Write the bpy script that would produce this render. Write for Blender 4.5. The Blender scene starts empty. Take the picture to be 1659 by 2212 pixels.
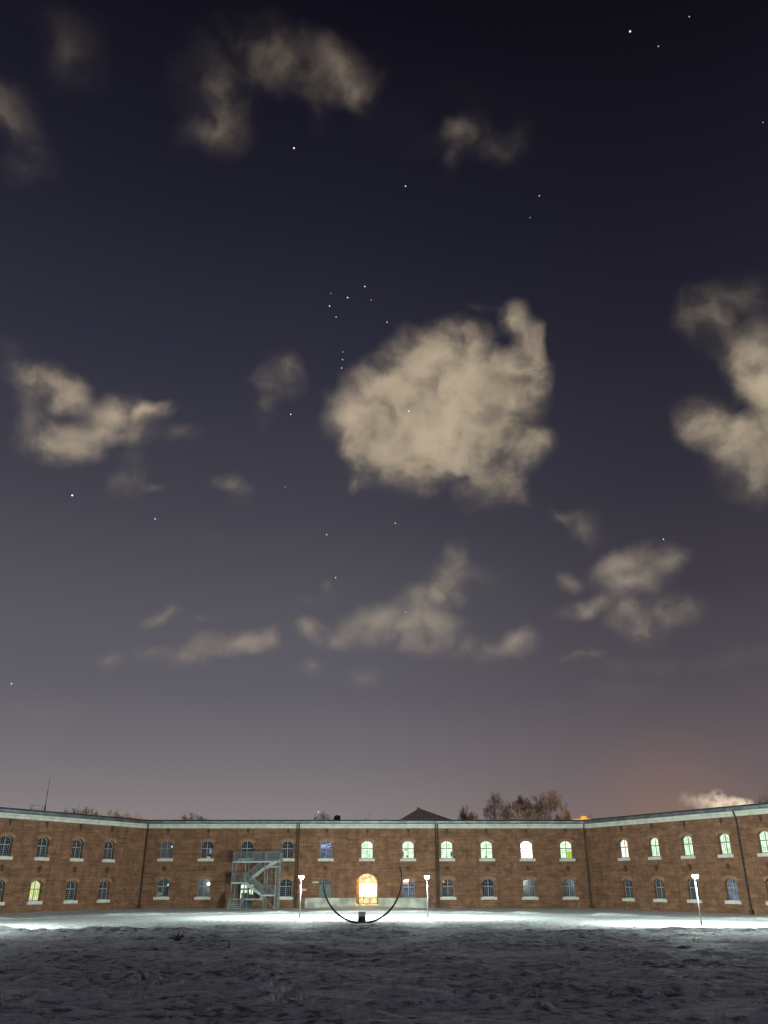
import bpy, bmesh, math, random
import numpy as np
from mathutils import Vector, Matrix, Euler

R = math.radians
C = bpy.context.scene
COL = C.collection
rng = random.Random(7)

# ------------------------------------------------------------------ camera
cam_d = bpy.data.cameras.new("camera")
cam_d.sensor_fit = 'HORIZONTAL'
cam_d.sensor_width = 36.0
cam_d.lens = 36.0 * 1755.0 / 1659.0
cam_d.clip_start = 0.1
cam_d.clip_end = 20000.0
cam = bpy.data.objects.new("camera", cam_d)
COL.objects.link(cam)
cam.location = (0, 0, 2.9)
cam.rotation_euler = (R(90 + 24.5), 0, 0)
C.camera = cam
C.view_settings.view_transform = 'Standard'
C.view_settings.look = 'None'
C.view_settings.exposure = 0.0
C.view_settings.gamma = 1.0
C.view_settings.use_curve_mapping = False
C.cycles.max_bounces = 6
C.cycles.diffuse_bounces = 3
C.cycles.glossy_bounces = 2
C.cycles.transparent_max_bounces = 8
C.cycles.volume_bounces = 1
C.cycles.sample_clamp_indirect = 4.0
C.cycles.use_denoising = True
C.cycles.use_light_tree = True


def lin(r, g, b):
    f = lambda c: (c / 255 / 12.92) if c / 255 <= 0.04045 else ((c / 255 + 0.055) / 1.055) ** 2.4
    return (f(r), f(g), f(b), 1.0)


# ------------------------------------------------------------------ world: night sky, town glow and clouds
W = bpy.data.worlds.new("World")
C.world = W
W.use_nodes = True
nt = W.node_tree
nt.nodes.clear()


def N(tree, kind, **kw):
    n = tree.nodes.new(kind)
    for k, v in kw.items():
        setattr(n, k, v)
    return n


def L(tree, a, b):
    tree.links.new(a, b)


def M(tree, op, a, b=None, c=None, clamp=False):
    n = tree.nodes.new('ShaderNodeMath')
    n.operation = op
    n.use_clamp = clamp
    for i, v in enumerate((a, b, c)):
        if v is None:
            continue
        if isinstance(v, (int, float)):
            n.inputs[i].default_value = v
        else:
            tree.links.new(v, n.inputs[i])
    return n.outputs[0]


def MR(tree, v, a, b, c=0.0, d=1.0, smooth=True):
    n = tree.nodes.new('ShaderNodeMapRange')
    n.interpolation_type = 'SMOOTHSTEP' if smooth else 'LINEAR'
    tree.links.new(v, n.inputs['Value'])
    n.inputs['From Min'].default_value = a
    n.inputs['From Max'].default_value = b
    n.inputs['To Min'].default_value = c
    n.inputs['To Max'].default_value = d
    return n.outputs[0]


def MIX(tree, f, a, b, mode='MIX'):
    n = tree.nodes.new('ShaderNodeMix')
    n.data_type = 'RGBA'
    n.blend_type = mode
    ins = (n.inputs[0], n.inputs[6], n.inputs[7])
    for s, v in zip(ins, (f, a, b)):
        if isinstance(v, (int, float)):
            s.default_value = v
        elif isinstance(v, tuple):
            s.default_value = v
        else:
            tree.links.new(v, s)
    return n.outputs[2]


def RAMP(tree, v, stops):
    n = tree.nodes.new('ShaderNodeValToRGB')
    tree.links.new(v, n.inputs[0])
    e = n.color_ramp.elements
    while len(e) > 1:
        e.remove(e[-1])
    e[0].position, e[0].color = stops[0]
    for p, c in stops[1:]:
        x = e.new(p)
        x.color = c
    return n.outputs[0]


# clouds: azimuth, elevation, half width, half height (degrees), roll, thickness
CLOUDS = [
    # the big bright cloud
    (0.9,32.2,2.82,2.34,24,1.00), (3.0,34.1,3.03,2.20,13,1.00), (5.6,32.4,3.85,3.25,-3,1.00), (8.5,33.9,2.77,2.18,-5,0.95), (10.1,32.8,2.18,1.95,-5,0.90),
    (-0.9,30.8,2.71,1.76,0,0.95), (2.1,30.2,3.54,2.12,-1,1.00), (5.5,29.8,3.52,2.11,-3,1.00), (8.6,30.5,2.32,1.86,-4,0.95), (1.0,28.9,2.96,1.65,-10,0.90),
    (2.6,27.3,1.89,1.54,-1,0.95), (5.4,28.4,2.59,1.53,-3,0.85), (7.8,28.6,1.98,1.52,-4,0.80), (10.5,28.4,1.62,1.28,-15,0.75), (12.1,28.6,1.04,0.69,-26,0.55),
    (8.0,26.3,2.10,1.59,-4,0.90), (9.7,25.5,1.34,0.72,-39,0.75), (10.2,25.0,0.35,0.59,-4,0.40), (-1.6,27.6,1.07,1.07,1,0.60), (-2.0,26.5,0.47,0.71,-19,0.45),
    (-2.0,29.2,1.30,1.06,1,0.80), (-2.7,30.6,0.94,1.06,1,0.75), (-4.4,31.4,0.70,1.28,2,0.30), (12.0,35.4,1.12,1.70,8,0.75), (11.1,37.4,0.96,1.17,-7,0.75),
    (12.9,35.1,0.67,1.35,-2,0.65), (12.5,33.5,1.13,1.36,-7,0.70), (12.8,32.1,0.68,1.03,-7,0.35), (12.0,31.7,0.91,0.92,-6,0.40), (6.3,36.5,1.72,0.91,6,0.62),
    (4.1,36.3,1.04,0.45,-2,0.30), (8.1,38.4,1.02,0.44,-5,0.14), (8.7,36.3,0.69,0.68,-5,0.40), (10.3,38.0,0.90,0.44,-6,0.15),
    # the others
    (28.6,29.2,1.47,2.62,-15,0.90), (26.2,27.4,2.69,1.39,-39,0.90), (27.8,26.2,2.15,2.36,-13,0.95), (24.8,28.3,1.47,0.89,-23,0.85), (28.0,31.2,1.08,1.75,-15,0.55),
    (29.4,31.1,1.19,2.45,-16,0.75), (27.1,34.6,2.05,1.78,-16,0.40), (25.7,35.0,1.17,1.45,-15,0.45), (29.4,35.6,1.59,1.27,-18,0.25), (28.2,32.8,1.35,1.10,-16,0.40),
    (27.5,24.0,1.34,1.30,-12,0.55), (27.4,28.9,1.11,1.72,-35,0.60), (-26.4,30.9,1.69,0.89,-7,0.75), (-24.6,30.3,1.12,1.08,-25,0.85), (-28.1,31.1,1.33,0.71,-1,0.60),
    (-27.3,29.8,1.14,1.76,14,0.30), (-21.0,29.8,1.81,0.92,11,0.70), (-18.6,30.1,1.20,0.56,10,0.75), (-22.1,28.4,2.04,0.85,21,0.65), (-24.6,26.9,2.02,1.09,6,0.80),
    (-25.8,28.0,1.66,0.90,13,0.50), (-19.5,28.8,1.78,0.87,10,0.50), (-15.6,29.1,0.98,0.53,8,0.35), (-19.3,25.2,1.26,0.87,24,0.45), (-18.9,26.7,1.05,1.25,9,0.22),
    (-17.2,25.1,0.67,0.38,7,0.30), (-29.4,31.9,1.32,0.98,17,0.18), (-8.6,33.7,1.46,1.26,5,0.55), (-8.2,34.4,0.95,0.82,5,0.40), (-9.4,31.4,0.63,1.34,-10,0.30),
    (-10.3,32.9,1.01,0.95,6,0.20), (-11.7,26.0,1.39,0.51,-10,0.45), (-10.8,25.2,1.33,0.96,5,0.16), (-15.9,48.3,2.06,1.17,12,0.36), (-16.0,49.7,1.76,1.76,12,0.34),
    (-16.1,51.3,2.38,1.66,13,0.28), (-12.4,53.4,3.72,1.65,1,0.26), (-8.3,52.9,3.66,1.57,-2,0.32), (-4.2,53.0,1.02,1.59,25,0.44), (-2.6,52.0,1.21,0.92,2,0.36),
    (-6.4,50.8,0.70,1.62,18,0.16), (-14.0,54.6,1.65,1.48,11,0.12), (-28.8,49.8,1.48,1.82,8,0.18), (-29.0,50.2,0.98,0.96,23,0.12), (-30.7,51.3,1.51,1.02,25,0.07),
    (-33.3,45.7,1.45,1.26,4,0.36), (-31.2,44.6,1.20,1.98,50,0.33), (-31.0,43.0,1.29,1.30,22,0.15), (8.2,49.1,1.70,1.23,-6,0.28), (6.9,49.6,0.88,0.69,-5,0.32),
    (10.7,48.3,1.82,0.92,-8,0.22), (12.6,48.5,0.76,1.11,-28,0.18), (6.6,47.8,0.66,1.20,-14,0.18), (3.6,48.5,1.19,0.82,-3,0.14), (0.9,50.2,2.75,1.08,-23,0.10),
    (9.3,51.0,3.47,1.29,-25,0.04), (-10.9,15.2,2.42,0.79,11,0.55), (-8.9,15.5,0.88,0.69,2,0.42), (-14.4,13.9,1.75,0.68,10,0.42), (-19.1,13.6,0.87,0.66,5,0.38),
    (-17.1,13.9,2.51,0.55,4,0.13), (-16.0,16.5,1.14,0.41,25,0.38), (-13.2,16.6,0.99,0.34,4,0.12), (-5.0,16.0,1.15,0.64,1,0.48), (-3.7,15.5,1.29,0.64,1,0.30),
    (0.0,16.8,2.65,1.03,8,0.42), (1.7,16.7,2.00,0.96,-0,0.42), (2.4,15.6,1.93,0.89,-1,0.36), (-2.0,15.8,2.00,0.96,1,0.24), (3.8,16.6,1.67,0.96,-1,0.36),
    (-5.3,13.7,1.15,0.63,1,0.30), (-1.8,12.9,1.66,0.78,0,0.20), (5.4,15.1,1.12,0.79,-1,0.36), (9.7,15.3,1.26,0.82,-3,0.36), (7.5,14.9,1.97,0.75,8,0.24),
    (4.8,19.4,1.36,1.29,-2,0.50), (3.6,18.7,1.62,0.77,-1,0.42), (5.6,21.2,0.91,1.23,-2,0.30), (6.9,20.0,1.99,0.97,-12,0.24), (2.2,17.8,1.62,0.97,-1,0.28),
    (13.3,23.9,1.31,0.45,-11,0.42), (14.7,23.0,1.11,1.02,-6,0.34), (15.1,22.1,0.74,0.76,-6,0.34), (17.3,20.1,1.88,0.87,15,0.50), (14.9,17.4,1.91,0.62,18,0.52),
    (13.7,19.1,0.77,0.63,-5,0.40), (17.9,19.0,1.86,0.86,4,0.50), (20.4,20.0,1.10,0.61,-7,0.36), (17.8,16.8,1.72,1.23,-5,0.42), (18.4,15.4,1.52,0.91,-5,0.40),
    (20.3,16.8,1.44,1.03,-6,0.34), (14.3,14.1,1.35,0.34,9,0.22), (18.2,13.1,3.06,0.60,-4,0.12), (16.5,11.7,2.50,0.90,-3,0.08), (24.2,13.1,2.33,0.69,5,0.12),
    (9.2,23.8,1.66,0.65,-4,0.14), (-3.9,18.9,0.52,0.52,1,0.20), (-5.7,17.9,1.03,0.39,2,0.16), (-12.9,22.4,1.25,0.64,5,0.08), (-22.6,10.0,4.62,0.63,4,0.06),
    # clear gaps (negative thickness)
    (12.6,30.2,0.9,1.1,0,-0.60), (9.6,36.0,1.5,0.9,-10,-0.55), (6.2,26.6,1.3,0.6,0,-0.55), (-1.0,28.3,0.8,1.0,0,-0.40),
    (-24.2,28.8,1.30,0.51,7,-0.70), (-20.4,28.8,1.00,0.43,10,-0.60), (26.6,30.3,1.21,1.18,-14,-0.60), (26.5,29.0,1.25,0.60,8,-0.80), (28.7,34.7,0.86,0.57,-17,-0.60),
    (-13.8,51.2,1.08,0.76,11,-0.35), (-10.3,52.0,0.68,0.36,8,-0.30), (11.5,47.4,0.76,0.38,-9,-0.20), (1.0,15.6,0.64,0.38,-0,-0.30), (18.1,18.3,0.59,0.43,-6,-0.40),
    (19.1,17.6,0.76,0.49,-6,-0.40), (10.2,35.9,1.02,0.90,-6,-0.60), (2.4,31.8,1.06,0.47,-1,-0.35), (10.7,30.5,0.69,0.69,-5,-0.50), (9.0,27.8,0.81,1.29,-4,-0.45),
    (-0.8,29.7,0.71,0.59,0,-0.35), (6.4,29.8,0.41,0.59,-3,-0.30), (11.2,33.3,1.26,0.34,-6,-0.35),
]
tc = N(nt, 'ShaderNodeTexCoord')
D = tc.outputs['Generated']
sep = N(nt, 'ShaderNodeSeparateXYZ')
L(nt, D, sep.inputs[0])
SX, SY, SZ = sep.outputs
left = RAMP(nt, SZ, [(0.0, lin(144, 133, 129)), (0.068, lin(135, 127, 128)), (0.125, lin(117, 112, 117)), (0.205, lin(97, 94, 103)),
                     (0.312, lin(84, 83, 91)), (0.418, lin(66, 65, 76)), (0.565, lin(47, 47, 61)), (0.69, lin(32, 32, 46)), (0.831, lin(16, 15, 26)), (1.0, lin(10, 10, 18))])
right = RAMP(nt, SZ, [(0.0, lin(128, 101, 94)), (0.068, lin(118, 102, 101)), (0.125, lin(104, 93, 96)), (0.205, lin(84, 78, 86)),
                      (0.312, lin(65, 61, 70)), (0.418, lin(51, 49, 60)), (0.565, lin(36, 35, 47)), (0.69, lin(25, 24, 36)), (0.831, lin(11, 11, 18)), (1.0, lin(8, 8, 14))])
sky = MIX(nt, MR(nt, SX, -0.12, 0.38), left, right)
# orange sodium glow of the town low on the right
dg = N(nt, 'ShaderNodeVectorMath', operation='DISTANCE')
L(nt, D, dg.inputs[0])
dg.inputs[1].default_value = (0.318, 0.946, 0.062)
sky = MIX(nt, MR(nt, dg.outputs['Value'], 0.12, 0.0, 0.0, 0.22), sky, lin(166, 126, 98))
# added glow in the unseen sky behind the camera, lights facade and snow
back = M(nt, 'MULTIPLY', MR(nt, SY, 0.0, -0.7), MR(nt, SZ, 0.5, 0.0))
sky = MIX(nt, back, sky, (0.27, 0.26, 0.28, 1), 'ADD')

nz = N(nt, 'ShaderNodeTexNoise')
L(nt, D, nz.inputs['Vector'])
nz.inputs['Scale'].default_value = 13.0
nz.inputs['Detail'].default_value = 4.0
nz.inputs['Roughness'].default_value = 0.5
wv = N(nt, 'ShaderNodeVectorMath', operation='MULTIPLY_ADD')
L(nt, nz.outputs['Color'], wv.inputs[0])
wv.inputs[1].default_value = (0.052, 0.052, 0.052)
wv.inputs[2].default_value = (-0.026, -0.026, -0.026)
wa = N(nt, 'ShaderNodeVectorMath', operation='ADD')
L(nt, D, wa.inputs[0])
L(nt, wv.outputs[0], wa.inputs[1])
WD = wa.outputs[0]
acc = hole = None
WDK = WD
for ci, (az, el, ra, rb, roll, w) in enumerate(CLOUDS):
    if ci and ci % 8 == 0:
        # evaluates the clouds in short batches, which keeps the shader inside its stack
        wk = N(nt, 'ShaderNodeVectorMath', operation='MULTIPLY_ADD')
        L(nt, acc, wk.inputs[0])  # a float feeds all three axes
        wk.inputs[1].default_value = (1e-7, 1e-7, 1e-7)
        L(nt, WD, wk.inputs[2])
        WDK = wk.outputs[0]
    a, e, ro = R(az), R(el), R(roll)
    d = Vector((math.sin(a) * math.cos(e), math.cos(a) * math.cos(e), math.sin(e)))
    east = Vector((math.cos(a), -math.sin(a), 0))
    nor = d.cross(east) * -1
    if nor.z < 0:
        nor = -nor
    e1 = east * math.cos(ro) + nor * math.sin(ro)
    e2 = d.cross(e1)
    m = Matrix((e1, e2, d)).transposed()
    mp = N(nt, 'ShaderNodeMapping', vector_type='TEXTURE')
    L(nt, WDK, mp.inputs['Vector'])
    mp.inputs['Location'].default_value = d
    mp.inputs['Rotation'].default_value = m.to_euler('XYZ')
    mp.inputs['Scale'].default_value = (R(ra) * (1.62 if w > 0 else 1.9), R(rb) * (1.62 if w > 0 else 1.9), 1.0)
    g = N(nt, 'ShaderNodeTexGradient', gradient_type='QUADRATIC_SPHERE')
    L(nt, mp.outputs[0], g.inputs[0])
    if w < 0:
        hole = M(nt, 'MULTIPLY', g.outputs['Fac'], -1.25 * w) if hole is None else M(nt, 'MULTIPLY_ADD', g.outputs['Fac'], -1.25 * w, hole)
        continue
    tau = -math.log(1 - min(0.84, w ** 1.75)) * (1.15 + 0.35 * w) * ((2.2 if w > 0.4 else 3.0) if el < 22 else 1.0)
    if acc is None:
        acc = M(nt, 'MULTIPLY', g.outputs['Fac'], tau)
    else:
        acc = M(nt, 'MULTIPLY_ADD', g.outputs['Fac'], tau, acc)
T = M(nt, 'MAXIMUM', acc, 0.0)
nf = N(nt, 'ShaderNodeTexNoise')
L(nt, WD, nf.inputs['Vector'])
nf.inputs['Scale'].default_value = 26.0
nf.inputs['Detail'].default_value = 5.0
nf.inputs['Roughness'].default_value = 0.52
nd = N(nt, 'ShaderNodeTexNoise')
L(nt, WD, nd.inputs['Vector'])
nd.inputs['Scale'].default_value = 11.0
nd.inputs['Detail'].default_value = 2.0
# billows: the thickness is broken up at two sizes
bil = M(nt, 'ADD', M(nt, 'MULTIPLY', nf.outputs['Fac'], 0.62), M(nt, 'MULTIPLY', nd.outputs['Fac'], 0.38))
fac = MR(nt, bil, 0.36, 0.64, 0.28, 1.6)
T2 = M(nt, 'MULTIPLY', T, fac)
alpha = M(nt, 'SUBTRACT', 1.0, M(nt, 'EXPONENT', M(nt, 'MULTIPLY', T2, -1.0)), clamp=True)
alpha = M(nt, 'MULTIPLY', alpha, M(nt, 'SUBTRACT', 1.0, hole, clamp=True))
shade = MR(nt, M(nt, 'ADD', M(nt, 'MULTIPLY', nd.outputs['Fac'], 0.6), M(nt, 'MULTIPLY', nf.outputs['Fac'], 0.4)), 0.38, 0.62, 0.72, 1.08)
ccol = RAMP(nt, SZ, [(0.15, lin(150, 138, 128)), (0.36, lin(160, 147, 131)), (0.5, lin(180, 164, 141)), (0.8, lin(168, 150, 132))])
ccol = MIX(nt, 1.0, ccol, shade, 'MULTIPLY')
sky = MIX(nt, alpha, sky, ccol)
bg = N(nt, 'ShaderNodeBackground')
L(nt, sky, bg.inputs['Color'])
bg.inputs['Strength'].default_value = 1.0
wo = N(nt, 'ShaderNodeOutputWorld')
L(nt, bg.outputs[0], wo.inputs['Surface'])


# ------------------------------------------------------------------ helpers
def tag(o, label=None, cat=None, group=None, kind=None):
    if label:
        o['label'] = label
    if cat:
        o['category'] = cat
    if group:
        o['group'] = group
    if kind:
        o['kind'] = kind
    return o


def empty(name, loc=(0, 0, 0), rz=0.0):
    o = bpy.data.objects.new(name, None)
    COL.objects.link(o)
    o.location = loc
    o.rotation_euler = (0, 0, rz)
    o.empty_display_size = 0.3
    return o


class MB:
    """Collects boxes, tubes and quads and links them as one mesh object."""

    def __init__(self, mat=None):
        self.v, self.f = [], []
        self.m = mat or Matrix.Identity(4)

    def add(self, vs, fs):
        b = len(self.v)
        self.v += [tuple(self.m @ Vector(p)) for p in vs]
        self.f += [tuple(b + i for i in q) for q in fs]

    def box(self, x0, x1, y0, y1, z0, z1):
        self.add([(x0, y0, z0), (x1, y0, z0), (x1, y1, z0), (x0, y1, z0), (x0, y0, z1), (x1, y0, z1), (x1, y1, z1), (x0, y1, z1)],
                 [(3, 2, 1, 0), (4, 5, 6, 7), (0, 1, 5, 4), (1, 2, 6, 5), (2, 3, 7, 6), (3, 0, 4, 7)])

    def bar(self, a, b, w, h=None):
        """Rectangular bar from a to b."""
        h = h or w
        a, b = Vector(a), Vector(b)
        d = (b - a).normalized()
        up = Vector((0, 0, 1)) if abs(d.z) < 0.9 else Vector((0, 1, 0))
        s = d.cross(up).normalized() * (w / 2)
        u = s.cross(d).normalized() * (h / 2)
        vs = [p + i * s + j * u for p in (a, b) for i, j in ((-1, -1), (1, -1), (1, 1), (-1, 1))]
        self.add(vs, [(0, 1, 2, 3), (7, 6, 5, 4), (0, 4, 5, 1), (1, 5, 6, 2), (2, 6, 7, 3), (3, 7, 4, 0)])

    def tube(self, pts, rad, n=8, cap=True):
        pts = [Vector(p) for p in pts]
        if isinstance(rad, (int, float)):
            rad = [rad] * len(pts)
        vs, fs = [], []
        ref = None
        for i, p in enumerate(pts):
            d = (pts[min(i + 1, len(pts) - 1)] - pts[max(i - 1, 0)]).normalized()
            if ref is None:
                ref = Vector((1, 0, 0)) if abs(d.x) < 0.8 else Vector((0, 1, 0))
            s = (ref - d * ref.dot(d)).normalized()
            ref = s
            t = d.cross(s)
            for k in range(n):
                a = 2 * math.pi * k / n
                vs.append(p + (s * math.cos(a) + t * math.sin(a)) * rad[i])
        for i in range(len(pts) - 1):
            for k in range(n):
                k2 = (k + 1) % n
                fs.append((i * n + k, i * n + k2, (i + 1) * n + k2, (i + 1) * n + k))
        if cap:
            fs.append(tuple(range(n - 1, -1, -1)))
            fs.append(tuple(range((len(pts) - 1) * n, len(pts) * n)))
        self.add(vs, fs)

    def lathe(self, prof, n=16, c=(0, 0, 0)):
        vs, fs = [], []
        for r, z in prof:
            for k in range(n):
                a = 2 * math.pi * k / n
                vs.append((c[0] + r * math.cos(a), c[1] + r * math.sin(a), c[2] + z))
        for i in range(len(prof) - 1):
            for k in range(n):
                k2 = (k + 1) % n
                fs.append((i * n + k, i * n + k2, (i + 1) * n + k2, (i + 1) * n + k))
        fs.append(tuple(range(n - 1, -1, -1)))
        fs.append(tuple(range((len(prof) - 1) * n, len(prof) * n)))
        self.add(vs, fs)

    def mesh(self, name, mat):
        me = bpy.data.meshes.new(name)
        me.from_pydata(self.v, [], self.f)
        me.update()
        if mat:
            me.materials.append(mat)
        return me

    def build(self, name, mat, parent=None, smooth=False):
        me = self.mesh(name, mat)
        if smooth:
            me.polygons.foreach_set('use_smooth', [True] * len(me.polygons))
        return link(name, me, parent)


def link(name, me, parent=None, loc=None):
    o = bpy.data.objects.new(name, me)
    COL.objects.link(o)
    if parent:
        o.parent = parent
    if loc:
        o.location = loc
    return o


def bevel(o, w, seg=2):
    md = o.modifiers.new('bevel', 'BEVEL')
    md.width = w
    md.segments = seg
    md.limit_method = 'ANGLE'
    return o


# ------------------------------------------------------------------ materials
def mat_new(name):
    m = bpy.data.materials.new(name)
    m.use_nodes = True
    t = m.node_tree
    b = t.nodes['Principled BSDF']
    return m, t, b


def plain(name, col, rough=0.7, metal=0.0, var=0.25, scale=3.0, spec=0.3):
    """A base colour broken up by two octaves of noise."""
    m, t, b = mat_new(name)
    co = N(t, 'ShaderNodeTexCoord')
    n = N(t, 'ShaderNodeTexNoise')
    L(t, co.outputs['Object'], n.inputs['Vector'])
    n.inputs['Scale'].default_value = scale
    n.inputs['Detail'].default_value = 5.0
    f = MR(t, n.outputs['Fac'], 0.3, 0.7)
    lo = tuple(c * (1 - var) for c in col) + (1,)
    hi = tuple(min(1, c * (1 + var)) for c in col) + (1,)
    L(t, MIX(t, f, lo, hi), b.inputs['Base Color'])
    b.inputs['Roughness'].default_value = rough
    b.inputs['Metallic'].default_value = metal
    b.inputs['Specular IOR Level'].default_value = spec
    return m


def emit(name, col, strength, var=0.0, scale=2.5, sample='AUTO'):
    m = bpy.data.materials.new(name)
    m.use_nodes = True
    t = m.node_tree
    t.nodes.clear()
    e = N(t, 'ShaderNodeEmission')
    o = N(t, 'ShaderNodeOutputMaterial')
    L(t, e.outputs[0], o.inputs['Surface'])
    c4 = tuple(col) + (1,)
    if var:
        co = N(t, 'ShaderNodeTexCoord')
        oi = N(t, 'ShaderNodeObjectInfo')
        ad = N(t, 'ShaderNodeVectorMath', operation='ADD')
        L(t, co.outputs['Object'], ad.inputs[0])
        sc = N(t, 'ShaderNodeVectorMath', operation='SCALE')
        L(t, oi.outputs['Location'], sc.inputs[0])
        sc.inputs['Scale'].default_value = 3.7
        L(t, sc.outputs[0], ad.inputs[1])
        n = N(t, 'ShaderNodeTexNoise')
        L(t, ad.outputs[0], n.inputs['Vector'])
        n.inputs['Scale'].default_value = scale
        n.inputs['Detail'].default_value = 2.0
        f = MR(t, n.outputs['Fac'], 0.35, 0.62)
        lo = tuple(c * (1 - var) for c in col) + (1,)
        L(t, MIX(t, f, lo, c4), e.inputs['Color'])
    else:
        e.inputs['Color'].default_value = c4
    e.inputs['Strength'].default_value = strength
    try:
        m.cycles.emission_sampling = sample
    except Exception:
        pass
    return m


# brick: courses, mottled firing colours, soot streaks
def brick_mat():
    m, t, b = mat_new('brick')
    co = N(t, 'ShaderNodeTexCoord')
    mp = N(t, 'ShaderNodeMapping')
    L(t, co.outputs['Object'], mp.inputs['Vector'])
    mp.inputs['Rotation'].default_value = (R(90), 0, 0)
    bt = N(t, 'ShaderNodeTexBrick')
    L(t, mp.outputs[0], bt.inputs['Vector'])
    bt.inputs['Scale'].default_value = 1.0
    bt.inputs['Brick Width'].default_value = 0.3
    bt.inputs['Row Height'].default_value = 0.09
    bt.inputs['Mortar Size'].default_value = 0.008
    bt.inputs['Color1'].default_value = (0.245, 0.122, 0.075, 1)
    bt.inputs['Color2'].default_value = (0.165, 0.083, 0.052, 1)
    bt.inputs['Mortar'].default_value = (0.21, 0.15, 0.115, 1)
    n1 = N(t, 'ShaderNodeTexNoise')
    L(t, co.outputs['Object'], n1.inputs['Vector'])
    n1.inputs['Scale'].default_value = 1.0
    n1.inputs['Detail'].default_value = 7.0
    n1.inputs['Roughness'].default_value = 0.65
    c = MIX(t, MR(t, n1.outputs['Fac'], 0.34, 0.66), (0.74, 0.71, 0.70, 1), (1.16, 1.13, 1.08, 1))
    c = MIX(t, 1.0, bt.outputs['Color'], c, 'MULTIPLY')
    st = N(t, 'ShaderNodeMapping')
    L(t, co.outputs['Object'], st.inputs['Vector'])
    st.inputs['Scale'].default_value = (1.6, 1.6, 0.16)
    n2 = N(t, 'ShaderNodeTexNoise')
    L(t, st.outputs[0], n2.inputs['Vector'])
    n2.inputs['Scale'].default_value = 1.0
    n2.inputs['Detail'].default_value = 6.0
    c = MIX(t, MR(t, n2.outputs['Fac'], 0.52, 0.75, 0.0, 0.5), c, (0.09, 0.05, 0.03, 1))
    hm = N(t, 'ShaderNodeMapping')
    L(t, co.outputs['Object'], hm.inputs['Vector'])
    hm.inputs['Scale'].default_value = (0.35, 0.35, 3.2)
    n4 = N(t, 'ShaderNodeTexNoise')
    L(t, hm.outputs[0], n4.inputs['Vector'])
    n4.inputs['Scale'].default_value = 1.0
    n4.inputs['Detail'].default_value = 6.0
    n4.inputs['Roughness'].default_value = 0.7
    c = MIX(t, 1.0, c, MIX(t, MR(t, n4.outputs['Fac'], 0.32, 0.68), (0.72, 0.71, 0.70, 1), (1.2, 1.18, 1.15, 1)), 'MULTIPLY')
    L(t, c, b.inputs['Base Color'])
    b.inputs['Roughness'].default_value = 0.92
    b.inputs['Specular IOR Level'].default_value = 0.15
    bp = N(t, 'ShaderNodeBump')
    bp.inputs['Strength'].default_value = 0.4
    bp.inputs['Distance'].default_value = 0.02
    L(t, n1.outputs['Fac'], bp.inputs['Height'])
    L(t, bp.outputs[0], b.inputs['Normal'])
    return m


def snow_mat(name, patchy):
    m, t, b = mat_new(name)
    co = N(t, 'ShaderNodeTexCoord')
    P = co.outputs['Object']
    n1 = N(t, 'ShaderNodeTexNoise')
    L(t, P, n1.inputs['Vector'])
    n1.inputs['Scale'].default_value = 2.2
    n1.inputs['Detail'].default_value = 8.0
    n1.inputs['Roughness'].default_value = 0.68
    n2 = N(t, 'ShaderNodeTexNoise')
    L(t, P, n2.inputs['Vector'])
    n2.inputs['Scale'].default_value = 0.14
    n2.inputs['Detail'].default_value = 3.0
    n3 = N(t, 'ShaderNodeTexNoise')
    L(t, P, n3.inputs['Vector'])
    n3.inputs['Scale'].default_value = 9.0
    n3.inputs['Detail'].default_value = 4.0
    f = M(t, 'ADD', n1.outputs['Fac'], M(t, 'MULTIPLY_ADD', n2.outputs['Fac'], 0.35, -0.175))
    f = M(t, 'ADD', f, M(t, 'MULTIPLY_ADD', n3.outputs['Fac'], 0.22, -0.11))
    if patchy:
        g = MR(t, f, 0.37, 0.54)
        c = MIX(t, g, (0.28, 0.275, 0.30, 1), (0.87, 0.87, 0.90, 1))
        g2 = MR(t, f, 0.29, 0.43)
        c = MIX(t, g2, (0.11, 0.10, 0.09, 1), c)
    else:
        c = MIX(t, MR(t, f, 0.35, 0.6), (0.58, 0.59, 0.6, 1), (0.82, 0.83, 0.84, 1))
    L(t, c, b.inputs['Base Color'])
    b.inputs['Roughness'].default_value = 0.8
    b.inputs['Specular IOR Level'].default_value = 0.2
    bp = N(t, 'ShaderNodeBump')
    bp.inputs['Strength'].default_value = 0.6
    bp.inputs['Distance'].default_value = 0.08
    L(t, f, bp.inputs['Height'])
    L(t, bp.outputs[0], b.inputs['Normal'])
    return m


BRICK = brick_mat()
ARCHBRICK = plain('arch_brick', (0.28, 0.15, 0.09), 0.9, var=0.2, scale=5)
STONE = plain('pale_stone', (0.58, 0.57, 0.50), 0.85, var=0.14, scale=1.4)
PLASTER = plain('whitewashed_plaster', (0.42, 0.42, 0.37), 0.9, var=0.35, scale=0.9)
ZINC = plain('zinc_sheet', (0.16, 0.18, 0.20), 0.45, 0.6, var=0.3, scale=1.2)
ROOF = plain('dark_roof', (0.025, 0.027, 0.03), 0.9, var=0.3)
PIPE = plain('dark_pipe', (0.05, 0.035, 0.028), 0.6, var=0.3)
IRON = plain('wrought_iron', (0.055, 0.035, 0.026), 0.7, var=0.3)
FRAME = plain('grey_window_paint', (0.27, 0.27, 0.29), 0.6, var=0.15)
GALV = plain('galvanised_steel', (0.15, 0.165, 0.17), 0.5, 0.35, var=0.25, scale=4)
GALVP = plain('galvanised_tread', (0.32, 0.345, 0.34), 0.55, 0.2, var=0.25, scale=4)
POLE = plain('lamp_pole_steel', (0.17, 0.18, 0.18), 0.7, 0.0, var=0.12)
BLACK = plain('black_steel', (0.012, 0.011, 0.013), 0.5, var=0.2)
BLOCK = plain('dark_stone_block', (0.035, 0.028, 0.033), 0.8, var=0.3)
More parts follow.
